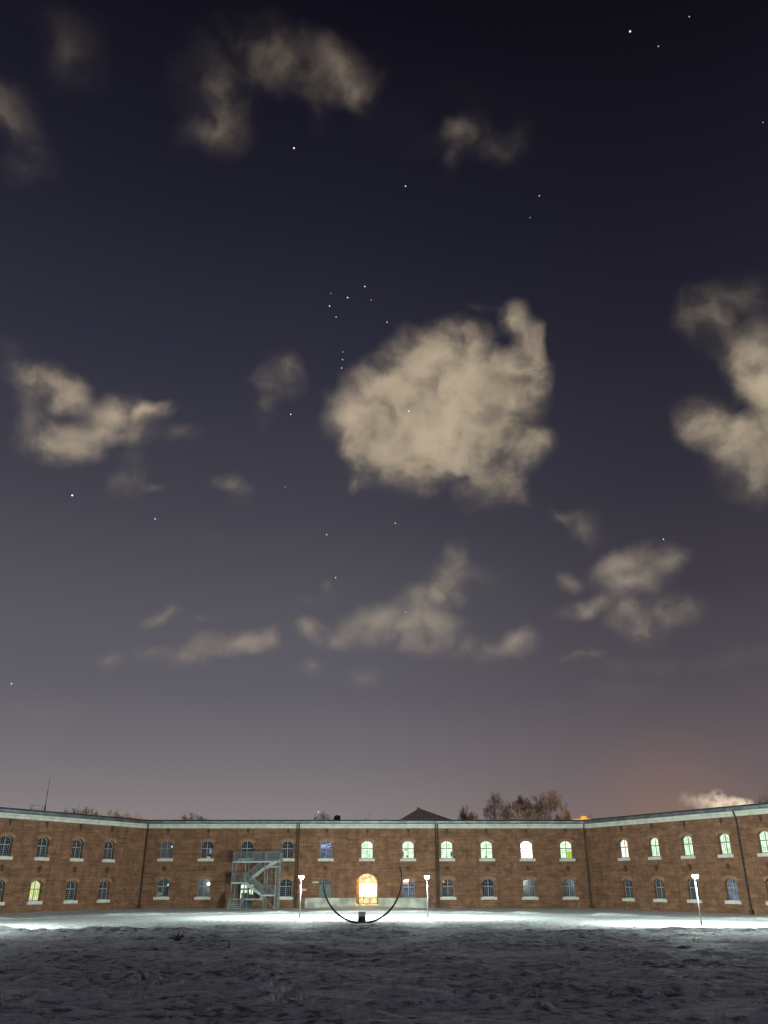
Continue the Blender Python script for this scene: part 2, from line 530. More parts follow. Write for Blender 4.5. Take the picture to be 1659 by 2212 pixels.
SLOPE = plain('sky_lit_plate', (0.62, 0.58, 0.64), 0.6, var=0.2)  # paler than the block, puts sky light into the slanted face
BARK = plain('bark', (0.20, 0.145, 0.10), 0.9, var=0.3)
DARKBARK = plain('dark_bark', (0.06, 0.055, 0.05), 0.9, var=0.3)
TWIG = plain('twig', (0.17, 0.135, 0.10), 0.9, var=0.3)
TILE = plain('frosted_roof_tile', (0.42, 0.35, 0.31), 0.85, var=0.3)
RENDERW = plain('render_wall', (0.5, 0.38, 0.3), 0.9)
DOORM = plain('dark_door_paint', (0.05, 0.06, 0.07), 0.5, var=0.2)
LATTICE = plain('grey_metal_slats', (0.20, 0.215, 0.22), 0.55, var=0.35, scale=6)
TIMBER = plain('gate_timber', (0.16, 0.10, 0.05), 0.6, var=0.2)
RED = plain('red_sign_paint', (0.62, 0.13, 0.12), 0.5, var=0.15)
WHITEP = plain('white_paint', (0.78, 0.76, 0.74), 0.5, var=0.08)
SNOWF = snow_mat('snow_field', True)
SNOWP = snow_mat('trodden_snow', False)

m, t, b = mat_new('dark_glass')
b.inputs['Base Color'].default_value = (0.012, 0.014, 0.02, 1)
b.inputs['Roughness'].default_value = 0.12
b.inputs['Specular IOR Level'].default_value = 0.22
b.inputs['Base Color'].default_value = (0.006, 0.008, 0.013, 1)
b.inputs['Specular IOR Level'].default_value = 0.12
GLASS = m
m, t, b = mat_new('clear_glass')
tr = N(t, 'ShaderNodeBsdfTransparent')
gl = N(t, 'ShaderNodeBsdfGlossy')
gl.inputs['Roughness'].default_value = 0.08
mx = N(t, 'ShaderNodeMixShader')
mx.inputs[0].default_value = 0.10
L(t, tr.outputs[0], mx.inputs[1])
L(t, gl.outputs[0], mx.inputs[2])
L(t, mx.outputs[0], t.nodes['Material Output'].inputs['Surface'])
CLEAR = m
LIT = {
    'green': emit('lit_room_cool', (0.68, 0.93, 0.62), 1.75, 0.35, 1.6),
    'white': emit('lit_room_bright', (1.0, 1.0, 0.92), 6.0, 0.12, 1.6),
    'warmwhite': emit('lit_room_warm_white', (1.0, 0.93, 0.84), 1.9, 0.2, 1.6),
    'yellow': emit('lit_room_yellow', (0.80, 0.92, 0.34), 1.2, 0.35, 2.2),
    'blue': emit('lit_room_blue', (0.12, 0.16, 0.33), 0.85, 0.75, 2.2),
    'paleblue': emit('lit_room_pale_blue', (0.30, 0.35, 0.55), 0.55, 0.7, 1.6),
    'greyblue': emit('lit_room_grey_blue', (0.17, 0.21, 0.31), 0.75, 0.75, 2.8),
}
BLUELAMP = emit('blue_lamp', (0.45, 0.55, 1.0), 1.1, 0.4, 4)
LEDW = emit('led_white', (0.86, 1.0, 0.94), 3400.0)
BULB = emit('bulb_white', (0.95, 0.95, 1.0), 9.0)
CYAN = emit('cyan_led', (0.15, 0.65, 0.9), 1.6, sample='NONE')
SODIUM = emit('orange_glow', (1.0, 0.36, 0.05), 1.3, sample='NONE')  # small orange lights, and the lamplight put into the dome
GATELIT = emit('gate_lobby_light', (1.0, 0.84, 0.48), 5.0, 0.35, 1.6)
GATEDIM = emit('gate_lobby_dim', (1.0, 0.80, 0.40), 1.25, 0.4, 2.5)
GATELAMP = emit('gate_lamp', (1.0, 0.86, 0.45), 14.0)


def light(name, kind, loc, col, power, rot=None, **kw):
    d = bpy.data.lights.new(name, kind)
    d.energy = power
    d.color = col
    for k, v in kw.items():
        setattr(d, k, v)
    o = bpy.data.objects.new(name, d)
    COL.objects.link(o)
    o.location = loc
    if rot is not None:
        o.rotation_euler = rot
    return o


# ------------------------------------------------------------------ stars
STAR_DIST = 9000.0
STARC = {'y': (1.0, 0.92, 0.7), 'b': (0.55, 0.78, 1.0), 'w': (0.95, 0.97, 1.0), 'o': (1.0, 0.82, 0.6)}
STARS = [
    (24.50, 52.53, 1.2, 'y', 'bright yellowish star near the top right corner of the sky'),
    (26.67, 51.22, .5, 'b', 'hazy little bluish star cluster right of the bright yellowish star'),
    (29.76, 52.02, .4, 'w', 'faint star highest in the sky near the top right corner'),
    (-8.70, 48.30, 1.2, 'o', 'bright warm star alone below the large dim cloud at the top'),
    (2.04, 46.34, .9, 'b', 'blue star high in the sky, right of the bright warm star'),
    (14.33, 44.86, .5, 'w', 'small white star below the faint cloud at upper right'),
    (13.31, 43.64, .3, 'w', 'faint star just below and left of a small white one at upper right'),
    (-1.70, 40.00, .9, 'b', 'upper right star of the slanting row of three blue stars'),
    (-3.20, 39.24, 1, 'b', 'middle star of the slanting row of three blue stars'),
    (-4.76, 38.63, .9, 'b', 'lower left star of the slanting row of three blue stars'),
    (-4.16, 37.92, .7, 'b', 'single blue star just below the slanting row of three'),
    (0.26, 37.65, .6, 'w', 'small white star above the upper left edge of the big cloud'),
    (-1.12, 39.12, .35, 'o', 'tiny orange star below the upper right end of the row of three'),
    (-4.67, 39.46, .3, 'w', 'tiny white star above the lower left end of the row of three'),
    (-3.48, 35.60, .4, 'b', 'faint top star of the short upright row left of the big cloud'),
    (-3.51, 35.07, .7, 'b', 'middle star of the short upright row left of the big cloud'),
    (-3.57, 34.50, .65, 'w', 'bottom star of the short upright row left of the big cloud'),
    (-7.60, 31.13, .8, 'w', 'white star at the foot of the small cloud left of the big one'),
    (2.03, 31.56, 1, 'w', 'white star shining through the middle of the big cloud'),
    (-23.06, 23.86, 1.8, 'b', 'brightest star, bluish white, low on the left below the ragged cloud'),
    (-17.14, 23.06, .9, 'b', 'blue star to the right of the brightest star'),
    (0.87, 23.71, .6, 'w', 'white star below the left part of the big cloud'),
    (-4.37, 22.84, .65, 'w', 'upper of two white stars one above the other in the lower middle sky'),
    (-3.61, 19.84, .7, 'w', 'lower of two white stars one above the other in the lower middle sky'),
    (20.42, 21.29, .7, 'w', 'white star above the streaky clouds on the lower right'),
    (1.58, 17.48, .5, 'y', 'faint yellowish star in the low cloud bank at centre'),
    (-24.68, 11.45, .9, 'b', 'bluish star at the far left, low over the left wing'),
    (-7.72, 26.06, .3, 'w', 'very faint star above the middle, right of a small thin cloud'),
    (33.26, 45.03, .4, 'b', 'dim blue star at the right edge of the upper sky'),
    (-4.34, 4.22, .9, 'y', 'yellowish star just above the roof left of the gate'),
]
star_mesh = {}
for az, el, mag, c, lab in STARS:
    key = (c, mag)
    if key not in star_mesh:
        bm = bmesh.new()
        bmesh.ops.create_icosphere(bm, subdivisions=2, radius=STAR_DIST * (0.00042 + 0.00042 * min(mag, 1.3)))
        me = bpy.data.meshes.new('star')
        bm.to_mesh(me)
        bm.free()
        me.materials.append(emit('starlight', STARC[c], 0.25 + 1.0 * mag, sample='NONE'))
        star_mesh[key] = me
    a, e = R(az), R(el)
    o = link('star', star_mesh[key])
    o.location = (STAR_DIST * math.sin(a) * math.cos(e), STAR_DIST * math.cos(a) * math.cos(e), 2.9 + STAR_DIST * math.sin(e))
    tag(o, lab, 'star', 'stars in the night sky')


# ------------------------------------------------------------------ terrain
PATH_EDGE = [(-60, 22), (-40, 48), (-27, 62.5), (-18.2, 73.5), (-10, 79.5), (-3, 80.8), (3.9, 80.8), (10, 78), (16, 72.8), (23.4, 66.4), (34, 54), (60, 20)]


def vnoise(x, y, seed):
    rs = np.random.RandomState(seed)
    tab = rs.rand(256, 256)
    xi, yi = np.floor(x).astype(int), np.floor(y).astype(int)
    fx, fy = x - xi, y - yi
    fx, fy = fx * fx * (3 - 2 * fx), fy * fy * (3 - 2 * fy)
    a, b_ = tab[xi % 256, yi % 256], tab[(xi + 1) % 256, yi % 256]
    c_, d_ = tab[xi % 256, (yi + 1) % 256], tab[(xi + 1) % 256, (yi + 1) % 256]
    return (a * (1 - fx) + b_ * fx) * (1 - fy) + (c_ * (1 - fx) + d_ * fx) * fy


def fbm(x, y, seed, octv=4):
    s, a, tot = 0.0, 1.0, 0.0
    for i in range(octv):
        s = s + a * vnoise(x * 2 ** i + 17.3 * i, y * 2 ** i + 5.1 * i, seed + i)
        tot += a
        a *= 0.5
    return s / tot - 0.5


def path_dist(x, y):
    """Signed distance from the near edge of the path, positive towards the building."""
    best = np.full(x.shape, 1e9)
    sgn = np.ones(x.shape)
    for (ax, ay), (bx, by) in zip(PATH_EDGE[:-1], PATH_EDGE[1:]):
        dx, dy = bx - ax, by - ay
        tt = np.clip(((x - ax) * dx + (y - ay) * dy) / (dx * dx + dy * dy), 0, 1)
        px, py = x - ax - tt * dx, y - ay - tt * dy
        d = np.hypot(px, py)
        cr = dx * py - dy * px
        up = d < best
        best = np.where(up, d, best)
        sgn = np.where(up, np.where(cr >= 0, 1.0, -1.0), sgn)
    return best * sgn


def sstep(a, b_, v):
    u = np.clip((v - a) / (b_ - a), 0, 1)
    return u * u * (3 - 2 * u)


PRINTS = [(-5.4, 36.1), (-4.9, 34.3), (-4.45, 32.5), (-4.15, 31.2), (-3.98, 30.3), (-3.63, 29.35), (-3.3, 28.4), (-3.02, 27.55), (-2.75, 26.7), (-2.45, 25.95), (-2.75, 25.2), (-2.7, 24.5), (-2.3, 23.6),
          (-8.26, 31.4), (-7.9, 30.7), (-7.5, 30.0), (-7.0, 29.3), (-6.53, 28.7), (7.3, 32.5), (9.0, 32.1), (8.6, 26.7), (6.97, 26.2), (10.7, 31.0), (1.25, 24.8), (4.4, 28.7), (3.55, 24.1), (2.4, 26.0)]


def height(x, y):
    pd = path_dist(x, y)
    field = 1 - 0.85 * sstep(-15.0, -1.5, pd) - 0.15 * sstep(-1.5, 0, pd)
    z = field * (0.24 * fbm(x * 0.6, y * 0.55, 11, 4) + 0.24 * np.clip(fbm(x * 1.25, y * 1.1, 31, 3), -0.16, 1) + 0.035)
    # berm where the mown field ends
    crest = 58.5 + 1.2 * fbm(x * 0.1, y * 0.0 + 3.0, 61, 3) - 0.018 * np.abs(x - 2)
    bl = np.clip((np.abs(x - 2) - 8) / 12, 0, 1)
    z = z + bl * (0.26 + 0.5 * fbm(x * 0.7, y * 0.7, 71, 3)) * np.exp(-((y - crest) / 1.1) ** 2)
    # snow bank heaped along the far side of the path
    bank = 0.10 + 0.5 * np.clip(fbm(x * 0.35, y * 0.35, 41, 4) + 0.12, 0, 1)
    far = 13.5 + 1.5 * fbm(x * 0.12, y * 0.0 + 9.0, 81, 2)
    z = z + bank * np.exp(-((pd - far) / 0.9) ** 2)
    z = z + np.where(pd > 0, 1, 0) * 0.10 * fbm(x * 0.8, y * 0.8, 51, 4) * sstep(0, 1.0, pd)
    # ramp climbing to the gate, with snow heaped against the plinth
    along = np.clip((y - 96.5) / 13.2, 0, 1)
    half = 1.5 + (1 - along) * 1.7
    wx = 1 - sstep(0, 0.9, np.abs(x + 2.1) - half)
    z = np.maximum(z, wx * along * 0.5 - 0.02 * (1 - wx))
    heap = np.exp(-((x + 2.1) / 5.2) ** 2) * sstep(103, 109.7, y) * 0.33
    z = np.maximum(z, heap * (1 + 0.5 * fbm(x, y, 91, 3)))
    for i, (px, py) in enumerate(PRINTS):
        if i < 18:
            px += 0.11 * (-1) ** i
        q = ((x - px) / (0.24 if i < 18 else 0.42)) ** 2 + ((y - py) / 0.42) ** 2
        z = z - (0.34 if i < 18 else 0.2) * np.exp(-q ** 2) + 0.08 * np.exp(-((q - 2.2) / 0.9) ** 2)
    return z * np.where(y > 109.9, 0.0, 1.0)


ys = [-3000, -800, -200, -60, -20, 0, 8, 13]
y = 16.0
while y < 112:
    ys.append(y)
    y += 0.0042 * y if y < 60 else (0.3 if y < 84 else 0.33)
ys += [113, 116, 125, 150, 200, 300, 600, 1500, 4000]
ys = np.array(ys)
us = np.concatenate([[-1.0], np.linspace(-0.5, 0.5, 520), [1.0]])
half_w = np.clip(4 + 1.05 * np.abs(ys), 20, 125)
X = us[None, :] * half_w[:, None]
X[:, 0], X[:, -1] = -4000, 4000
Y = np.repeat(ys[:, None], len(us), 1)
Z = height(X, Y)
Z = np.where((np.abs(X) > 90) | (Y < 13.5), 0.0, Z)
nv_r, nv_c = X.shape
me = bpy.data.meshes.new('ground')
co = np.stack([X, Y, Z], -1).reshape(-1, 3).astype(np.float32)
idx = np.arange(nv_r * nv_c).reshape(nv_r, nv_c)
quads = np.stack([idx[:-1, :-1], idx[:-1, 1:], idx[1:, 1:], idx[1:, :-1]], -1).reshape(-1, 4)
me.vertices.add(len(co))
me.vertices.foreach_set('co', co.ravel())
me.loops.add(quads.size)
me.loops.foreach_set('vertex_index', quads.ravel().astype(np.int32))
me.polygons.add(len(quads))
me.polygons.foreach_set('loop_start', np.arange(0, quads.size, 4, dtype=np.int32))
me.polygons.foreach_set('use_smooth', np.ones(len(quads), dtype=bool))
me.update(calc_edges=True)
me.validate()
me.materials.append(SNOWF)
me.materials.append(SNOWP)
# the ground beyond the field edge is smooth trodden snow
cx = X[:-1, :-1] * 0.5 + X[1:, 1:] * 0.5
cy = Y[:-1, :-1] * 0.5 + Y[1:, 1:] * 0.5
far_idx = (path_dist(cx, cy) > -0.6).reshape(-1).astype(np.int32)
me.polygons.foreach_set('material_index', far_idx)
ground = link('ground', me)
tag(ground, kind='structure', label='snow covered courtyard lawn with dark grass showing through', cat='ground')


def ground_z(x, y):
    return float(height(np.array([float(x)]), np.array([float(y)]))[0])


# dry grass poking out of the snow
mb = MB()
for i in range(420):
    yy = 20 + 45 * rng.random() ** 1.4
    xx = (rng.random() - 0.5) * (yy * 1.02)
    if vnoise(np.array([xx * 0.25 + 50]), np.array([yy * 0.25 + 50]), 5)[0] < 0.42:
        continue
    if path_dist(np.array([xx]), np.array([yy]))[0] > -2:
        continue
    gz = ground_z(xx, yy) - 0.02
    for k in range(rng.randint(3, 8)):
        bx, by = xx + rng.gauss(0, 0.09), yy + rng.gauss(0, 0.07)
        hgt = rng.uniform(0.06, 0.2)
        lx, ly = rng.gauss(0, 0.06), rng.gauss(0, 0.05)
        w = 0.006
        mb.tube([(bx, by, gz), (bx + lx * 0.4, by + ly * 0.4, gz + hgt * 0.65), (bx + lx, by + ly, gz + hgt)], [w, w * 0.7, w * 0.2], 3, False)
GRASSM = plain('dry_grass', (0.09, 0.075, 0.05), 0.9, var=0.4)
g = mb.build('dry_grass', GRASSM)
tag(g, 'dry grass stalks poking out of the snow in the foreground', 'grass', kind='stuff')
# three taller weeds that stand out
for wx, wy, lab in [(-11.2, 49.8, 'bushy dead weed clump standing in the snow on the left'), (-7.4, 43.9, 'tall thin dead weed stalk in the snow left of centre'), (1.3, 24.8, 'short dead weed stalk close to the front edge right of centre')]:
    mb = MB()
    wz = ground_z(wx, wy) - 0.03
    big = 'bushy' in lab
    for k in range(46 if big else 4):
        s = (0.5, 0.55) if big else ((0.12, 0.5) if 'tall' in lab else (0.06, 0.28))
        lx, ly, hh = rng.gauss(0, s[0] * 0.6), rng.gauss(0, s[0] * 0.5), s[1] * rng.uniform(0.4, 1)
        mb.tube([(rng.gauss(0, 0.05), rng.gauss(0, 0.05), 0), (lx * 0.5, ly * 0.5, hh * 0.7), (lx, ly, hh)], [0.012, 0.01, 0.004], 4, False)
    o = mb.build('weed_clump' if big else 'weed_stalk', GRASSM)
    o.location = (wx, wy, wz)
    tag(o, lab, 'weed')


# ------------------------------------------------------------------ the brick building
LC, RC = Vector((-30.0, 110.0, 0)), Vector((25.5, 110.0, 0))
TL, TR = R(61.1), R(-62.3)
WING = {  # local x runs left to right as seen from the courtyard, local y goes into the building
    'c': (Matrix.Identity(4), 0.0),
    'l': (None, TL),
    'r': (None, TR),
}
WING['c'] = (Matrix.Translation((0, 110, 0)), 0.0)
WING['l'] = (Matrix.Translation(LC) @ Matrix.Rotation(TL, 4, 'Z'), TL)
WING['r'] = (Matrix.Translation(RC) @ Matrix.Rotation(TR, 4, 'Z'), TR)
B = empty('barracks_building', (0, 110, 0))
tag(B, 'long two storey brick barracks with arched windows and a pale cornice round the snowy courtyard', 'building')
BINV = Matrix.Translation((0, -110, 0))


def wing_child(o, wing, x=0.0, yy=0.0, z=0.0):
    """Parents o to the building with o's local frame laid on a wing."""
    o.parent = B
    m = BINV @ WING[wing][0] @ Matrix.Translation((x, yy, z))
    o.location = m.translation
    o.rotation_euler = (0, 0, WING[wing][1])
    return o


WW, RISE = 1.5, 0.34
ZU0, ZUS = 5.60, 7.32      # upper sill, upper springing
ZL0, ZLS = 1.28, 2.98


def arch_pts(cx, w, zs, rise, n=10):
    """Left to right along a segmental arch."""
    a = w / 2
    r = (a * a + rise * rise) / (2 * rise)
    th = math.asin(min(1, a / r)) if rise < a else math.pi / 2
    zc = zs + rise - r
    return [(cx + r * math.sin(-th + 2 * th * i / n), zc + r * math.cos(-th + 2 * th * i / n)) for i in range(n + 1)]


def wall_strip(mb, x0, x1, z0, z1, holes, depth=0.32):
    """A wall strip with arched holes (cx, w, zbottom, zspring, rise, depth)."""
    x = x0
    for h in sorted(holes):
        cx, w, zb, zs, rise, dp = h
        a, b_ = cx - w / 2, cx + w / 2
        mb.add([(x, 0, z0), (a, 0, z0), (a, 0, z1), (x, 0, z1)], [(0, 1, 2, 3)])
        if zb > z0 + 1e-4:
            mb.add([(a, 0, z0), (b_, 0, z0), (b_, 0, zb), (a, 0, zb)], [(0, 1, 2, 3)])
        pts = arch_pts(cx, w, zs, rise)
        for (xa, za), (xb, zc) in zip(pts[:-1], pts[1:]):
            mb.add([(xa, 0, za), (xb, 0, zc), (xb, 0, z1), (xa, 0, z1)], [(0, 1, 2, 3)])
        ring = [(a, zb)] + pts + [(b_, zb)]
        for (xa, za), (xb, zc) in zip(ring, ring[1:] + ring[:1]):
            mb.add([(xa, 0, za), (xb, 0, zc), (xb, dp, zc), (xa, dp, za)], [(0, 3, 2, 1)])
        x = b_
    mb.add([(x, 0, z0), (x1, 0, z0), (x1, 0, z1), (x, 0, z1)], [(0, 1, 2, 3)])


CU = [-27.23, -22.18, -17.17, -12.1, -7.25, -2.13, 3.02, 7.86, 12.84, 17.86, 22.82]
LU = [-5.75, -10.6, -15.45, -20.2, -25.05, -29.9]
RU = [6.3, 11.27, 16.2, 21.25, 26.2, 31.1, 36.0]
GATE = (-2.1, 2.6, 0.46, 2.95, 0.93, 1.1)
ZM = 4.45


def hu(c, dz=0):
    return (c, WW, ZU0 + dz, ZUS + dz, RISE, 0.32)


def hl(c, dz=0):
    return (c, WW, ZL0 + dz, ZLS + dz, RISE, 0.32)


mb = MB()
lows = [hl(c) for i, c in enumerate(CU) if i not in (2, 4, 5, 6)]
lows += [(-17.0, 1.9, 0.1, 2.75, 0.4, 0.32), (-7.25, 1.5, 1.17, 2.9, 0.3, 0.25), (3.02, 1.55, 1.17, 3.0, 0.36, 0.32), GATE]
wall_strip(mb, -30, 25.5, -0.1, ZM, lows)
wall_strip(mb, -30, 25.5, ZM, 9.1, [hu(c) for c in CU])
wing_child(mb.build('wall', BRICK), 'c')
DZL, DZR = -0.22, -0.06
mb = MB()
wall_strip(mb, -48, 0, -0.1, ZM, [hl(c, DZL) for c in LU])
wall_strip(mb, -48, 0, ZM, 9.1, [hu(c, DZL) for c in LU])
wing_child(mb.build('wall', BRICK), 'l')
mb = MB()
wall_strip(mb, 0, 52, -0.1, ZM, [hl(c, DZR) for c in RU])
wall_strip(mb, 0, 52, ZM, 9.1, [hu(c, DZR) for c in RU])
wing_child(mb.build('wall', BRICK), 'r')

# swept mouldings, roof and rear walls follow the bent facade line
PL = [(WING['l'][0] @ Vector((-48, 0, 0))).to_2d(), LC.to_2d(), RC.to_2d(), (WING['r'][0] @ Vector((52, 0, 0))).to_2d()]


def offset_line(d):
    """The facade line moved d metres out into the courtyard."""
    out = []
    dirs = [(b_ - a).normalized() for a, b_ in zip(PL[:-1], PL[1:])]
    nrm = [Vector((q.y, -q.x)) for q in dirs]
    for i, p in enumerate(PL):
        if i == 0:
            out.append(p + nrm[0] * d)
        elif i == len(PL) - 1:
            out.append(p + nrm[-1] * d)
        else:
            bis = (nrm[i - 1] + nrm[i]).normalized()
            out.append(p + bis * (d / bis.dot(nrm[i])))
    return out


def sweep(prof, closed=True):
    mb = MB(BINV)
    n = len(prof)
    rows = [offset_line(d) for d, z in prof]
    vs = [(rows[k][i].x, rows[k][i].y, prof[k][1]) for i in range(len(PL)) for k in range(n)]
    fs = []
    for i in range(len(PL) - 1):
        for k in range(n if closed else n - 1):
            k2 = (k + 1) % n
            fs.append((i * n + k, (i + 1) * n + k, (i + 1) * n + k2, i * n + k2))
    fs.append(tuple(range(n)))
    fs.append(tuple(range(len(PL) * n - 1, (len(PL) - 1) * n - 1, -1)))
    mb.add(vs, fs)
    return mb


sweep([(-0.2, 9.1), (0.10, 9.1), (0.14, 9.16), (0.16, 9.36), (0.24, 9.42), (0.26, 9.6), (-0.2, 9.6)]).build('cornice', STONE, B)
sweep([(-0.1, 9.6), (0.42, 9.604), (0.46, 9.66), (0.46, 9.69), (0.50, 9.72), (0.52, 9.93), (0.48, 9.97), (-0.1, 9.97)]).build('gutter', ZINC, B)
sweep([(0.55, 9.97), (0.57, 9.99), (0.57, 10.08), (-7.0, 10.32), (-14.3, 10.05), (-14.3, 9.97)]).build('roof', ROOF, B)
sweep([(-14.0, -0.1), (-13.8, -0.1), (-13.8, 9.97), (-14.0, 9.97)]).build('wall', BRICK, B)
mb = MB(BINV @ WING['l'][0])
mb.box(-48.2, -48.0, 0.0, 14.0, -0.1, 9.96)
mb.build('wall', BRICK, B)
mb = MB(BINV @ WING['r'][0])
mb.box(52.0, 52.2, 0.0, 14.0, -0.1, 9.96)
mb.build('wall', BRICK, B)
# whitewashed plinth each side of the gate
mb = MB()
mb.box(-9.65, -3.42, -0.28, -0.003, -0.1, 1.17)
mb.box(-0.78, 5.42, -0.28, -0.003, -0.1, 1.17)
bevel(wing_child(mb.build('plinth', PLASTER), 'c'), 0.03)


# ---- windows: frame with mullion, transom and glazing bars; pane and sill are its pieces
def arch_z(x, w, zs, rise):
    a = w / 2
    r = (a * a + rise * rise) / (2 * rise)
    return zs + rise - r + math.sqrt(max(0, r * r - x * x))


def window_meshes(w, h_s, rise):
    """Local frame: x across, y into the wall, z up from the sill."""
    mb = MB()
    pts = [(-w / 2, 0.0)] + arch_pts(0, w, h_s, rise) + [(w / 2, 0.0)]
    f = 0.075
    inner = [(-w / 2 + f, f)] + [(x * (1 - 2 * f / w), z - f) for x, z in arch_pts(0, w, h_s, rise)] + [(w / 2 - f, f)]
    n = len(pts)
    vs = [(x, 0, z) for x, z in pts] + [(x, 0, z) for x, z in inner] + [(x, 0.07, z) for x, z in inner]
    fs = []
    for i in range(n):
        j = (i + 1) % n
        fs.append((i, j, n + j, n + i)[::-1])
        fs.append((n + i, n + j, 2 * n + j, 2 * n + i)[::-1])
    mb.add(vs, fs)
    tz = h_s * 0.67
    top = lambda x: arch_z(x, w, h_s, rise) - f * 0.6
    mb.box(-0.05, 0.05, -0.02, 0.05, f * 0.5, top(0.05))
    mb.box(-w / 2 + f, -0.05, -0.015, 0.05, tz - 0.055, tz + 0.055)
    mb.box(0.05, w / 2 - f, -0.015, 0.05, tz - 0.055, tz + 0.055)
    q = 0.011
    for s in (-1, 1):
        for k in (1, 2):
            x = s * (0.05 + (w / 2 - f - 0.05) * k / 3)
            mb.box(x - q, x + q, 0.005, 0.04, f, tz - 0.055)
            mb.box(x - q, x + q, 0.005, 0.04, tz + 0.055, top(x))
        for k in range(1, 5):
            z = f + (tz - 0.055 - f) * k / 5
            x0, x1 = sorted((s * 0.05, s * (w / 2 - f)))
            mb.box(x0, x1, 0.008, 0.037, z - q, z + q)
        z = tz + 0.055 + (h_s + rise * 0.6 - tz) * 0.47
        x0, x1 = sorted((s * 0.05, s * (w / 2 - f)))
        mb.box(x0, x1, 0.008, 0.037, z - q, z + q)
    pane = MB()
    pane.add([(x * 0.97, 0.055, 0.01 + z * 0.985) for x, z in pts], [tuple(range(n))[::-1]])
    trim = MB()
    o2 = [(x * (1 + 0.62 / w), z + 0.27) for x, z in arch_pts(0, w, h_s, rise)]
    i2 = arch_pts(0, w, h_s, rise)
    k = len(o2)
    vs = [(x, -0.33, z) for x, z in i2] + [(x, -0.33, z) for x, z in o2] + [(x, -0.29, z) for x, z in i2] + [(x, -0.29, z) for x, z in o2]
    fs = []
    for i in range(k - 1):
        fs.append((i, i + 1, k + i + 1, k + i))
        fs.append((k + i, k + i + 1, 3 * k + i + 1, 3 * k + i))
        fs.append((i, 2 * k + i, 2 * k + i + 1, i + 1))
    fs += [(0, k, 3 * k, 2 * k), (k - 1, 3 * k - 1, 4 * k - 1, 2 * k - 1)]
    trim.add(vs, fs)
    sill = MB()
    sill.box(-0.98, 0.98, -0.45, -0.303, -0.32, -0.02)
    sill.box(-w / 2 + 0.002, w / 2 - 0.002, -0.303, 0.06, -0.10, -0.001)
    return mb, pane, trim, sill


fr, pa, tm, si = window_meshes(WW, ZUS - ZU0, RISE)
FRAME_ME = fr.mesh('window', FRAME)
TRIM_ME = tm.mesh('brick_arch', ARCHBRICK)
SILL_ME = si.mesh('sill', STONE)
PANE_ME = {}


def pane_mesh(key):
    if key not in PANE_ME:
        mat = {'dark': GLASS, 'clear': CLEAR}.get(key) or LIT[key]
        PANE_ME[key] = pa.mesh('pane', mat)
    return PANE_ME[key]


def window(wing, cx, zb, pane='dark', label=None, sill=True):
    o = wing_child(bpy.data.objects.new('window', FRAME_ME), wing, cx, 0.30, zb)
    COL.objects.link(o)
    if label:
        o['label'] = label
    link('pane', pane_mesh(pane), o)
    link('brick_arch', TRIM_ME, o)
    if sill:
        link('sill', SILL_ME, o)
    return o


WINS = {}
CUP = {4: ('blue', 'window with a dim blue glow'), 5: ('green', 'lit window above the gate'), 6: ('green', 'lit window'), 7: ('green', 'lit window'), 8: ('green', 'lit window'),
       9: ('white', 'dazzling white lit window'), 10: ('green', 'lit window with a yellow green patch'), 0: ('clear', 'dark window with a cyan light')}
for i, c in enumerate(CU):
    p, lab = CUP.get(i, ('dark', None))
    WINS['cu', i] = window('c', c, ZU0, p, lab)
CLP = {0: ('clear', 'dark window with a cyan light'), 1: ('clear', 'window with a glaring white lamp inside'), 6: ('greyblue', 'window with a bluish lit hall behind'), 7: ('clear', 'dark window with an orange light')}
for i, c in enumerate(CU):
    if i in (2, 4, 5):
        continue
    p, lab = CLP.get(i, ('dark', None))
    WINS['cl', i] = window('c', c + (0.0), ZL0 if i != 6 else 1.20, p, lab, sill=i != 6)
for i, c in enumerate(LU):
    window('l', c, ZU0 + DZL)
    window('l', c, ZL0 + DZL, 'yellow' if i == 2 else 'dark', 'yellow lit window' if i == 2 else None)
for i, c in enumerate(RU):
    window('r', c, ZU0 + DZR, 'warmwhite' if i == 0 else 'green', 'bright white lit window' if i == 0 else 'lit window')
    window('r', c, ZL0 + DZR, 'paleblue' if i == 3 else 'dark', 'pale blue lit window' if i == 3 else None)

# things seen in the lit windows
mb = MB()
mb.box(0.10, 0.66, -0.0, 0.045, 0.10, 0.78)
mb.build('window_poster', emit('yellow_green_poster', (0.55, 0.85, 0.02), 0.8, 0.3, 5, 'NONE'), WINS['cu', 10])
for k, x0, x1, z0, z1, col in [(6, -0.70, -0.52, 0.1, 0.95, (0.03, 0.04, 0.05)), (6, -0.28, -0.02, 0.08, 0.42, (0.16, 0.2, 0.19)), (8, -0.2, 0.1, 0.08, 0.36, (0.02, 0.03, 0.06)),
                               (7, 0.45, 0.7, 0.08, 0.9, (0.10, 0.13, 0.12)), (5, 0.18, 0.36, 0.08, 0.5, (0.2, 0.26, 0.25)), (5, -0.42, -0.32, 1.28, 1.85, (0.6, 0.16, 0.1)), (6, -0.62, 0.02, 0.9, 1.06, (0.45, 0.2, 0.16))]:
    mb = MB()
    n = 7
    vs = [(x0 + (x1 - x0) * (0.5 + 0.5 * math.cos(2 * math.pi * j / 10) * (0.85 + 0.15 * math.sin(j * 2.1))), yy, z0 + (z1 - z0) * (0.5 + 0.5 * math.sin(2 * math.pi * j / 10) * (0.9 + 0.1 * math.cos(j * 3)))) for yy in (0.0, 0.04) for j in range(10)]
    mb.add(vs, [tuple(range(10)), tuple(range(19, 9, -1))] + [(j, (j + 1) % 10, 10 + (j + 1) % 10, 10 + j)[::-1] for j in range(10)])
    mb.build('window_ornament', plain('silhouette', col, 0.8), WINS['cu', k])
mb = MB()
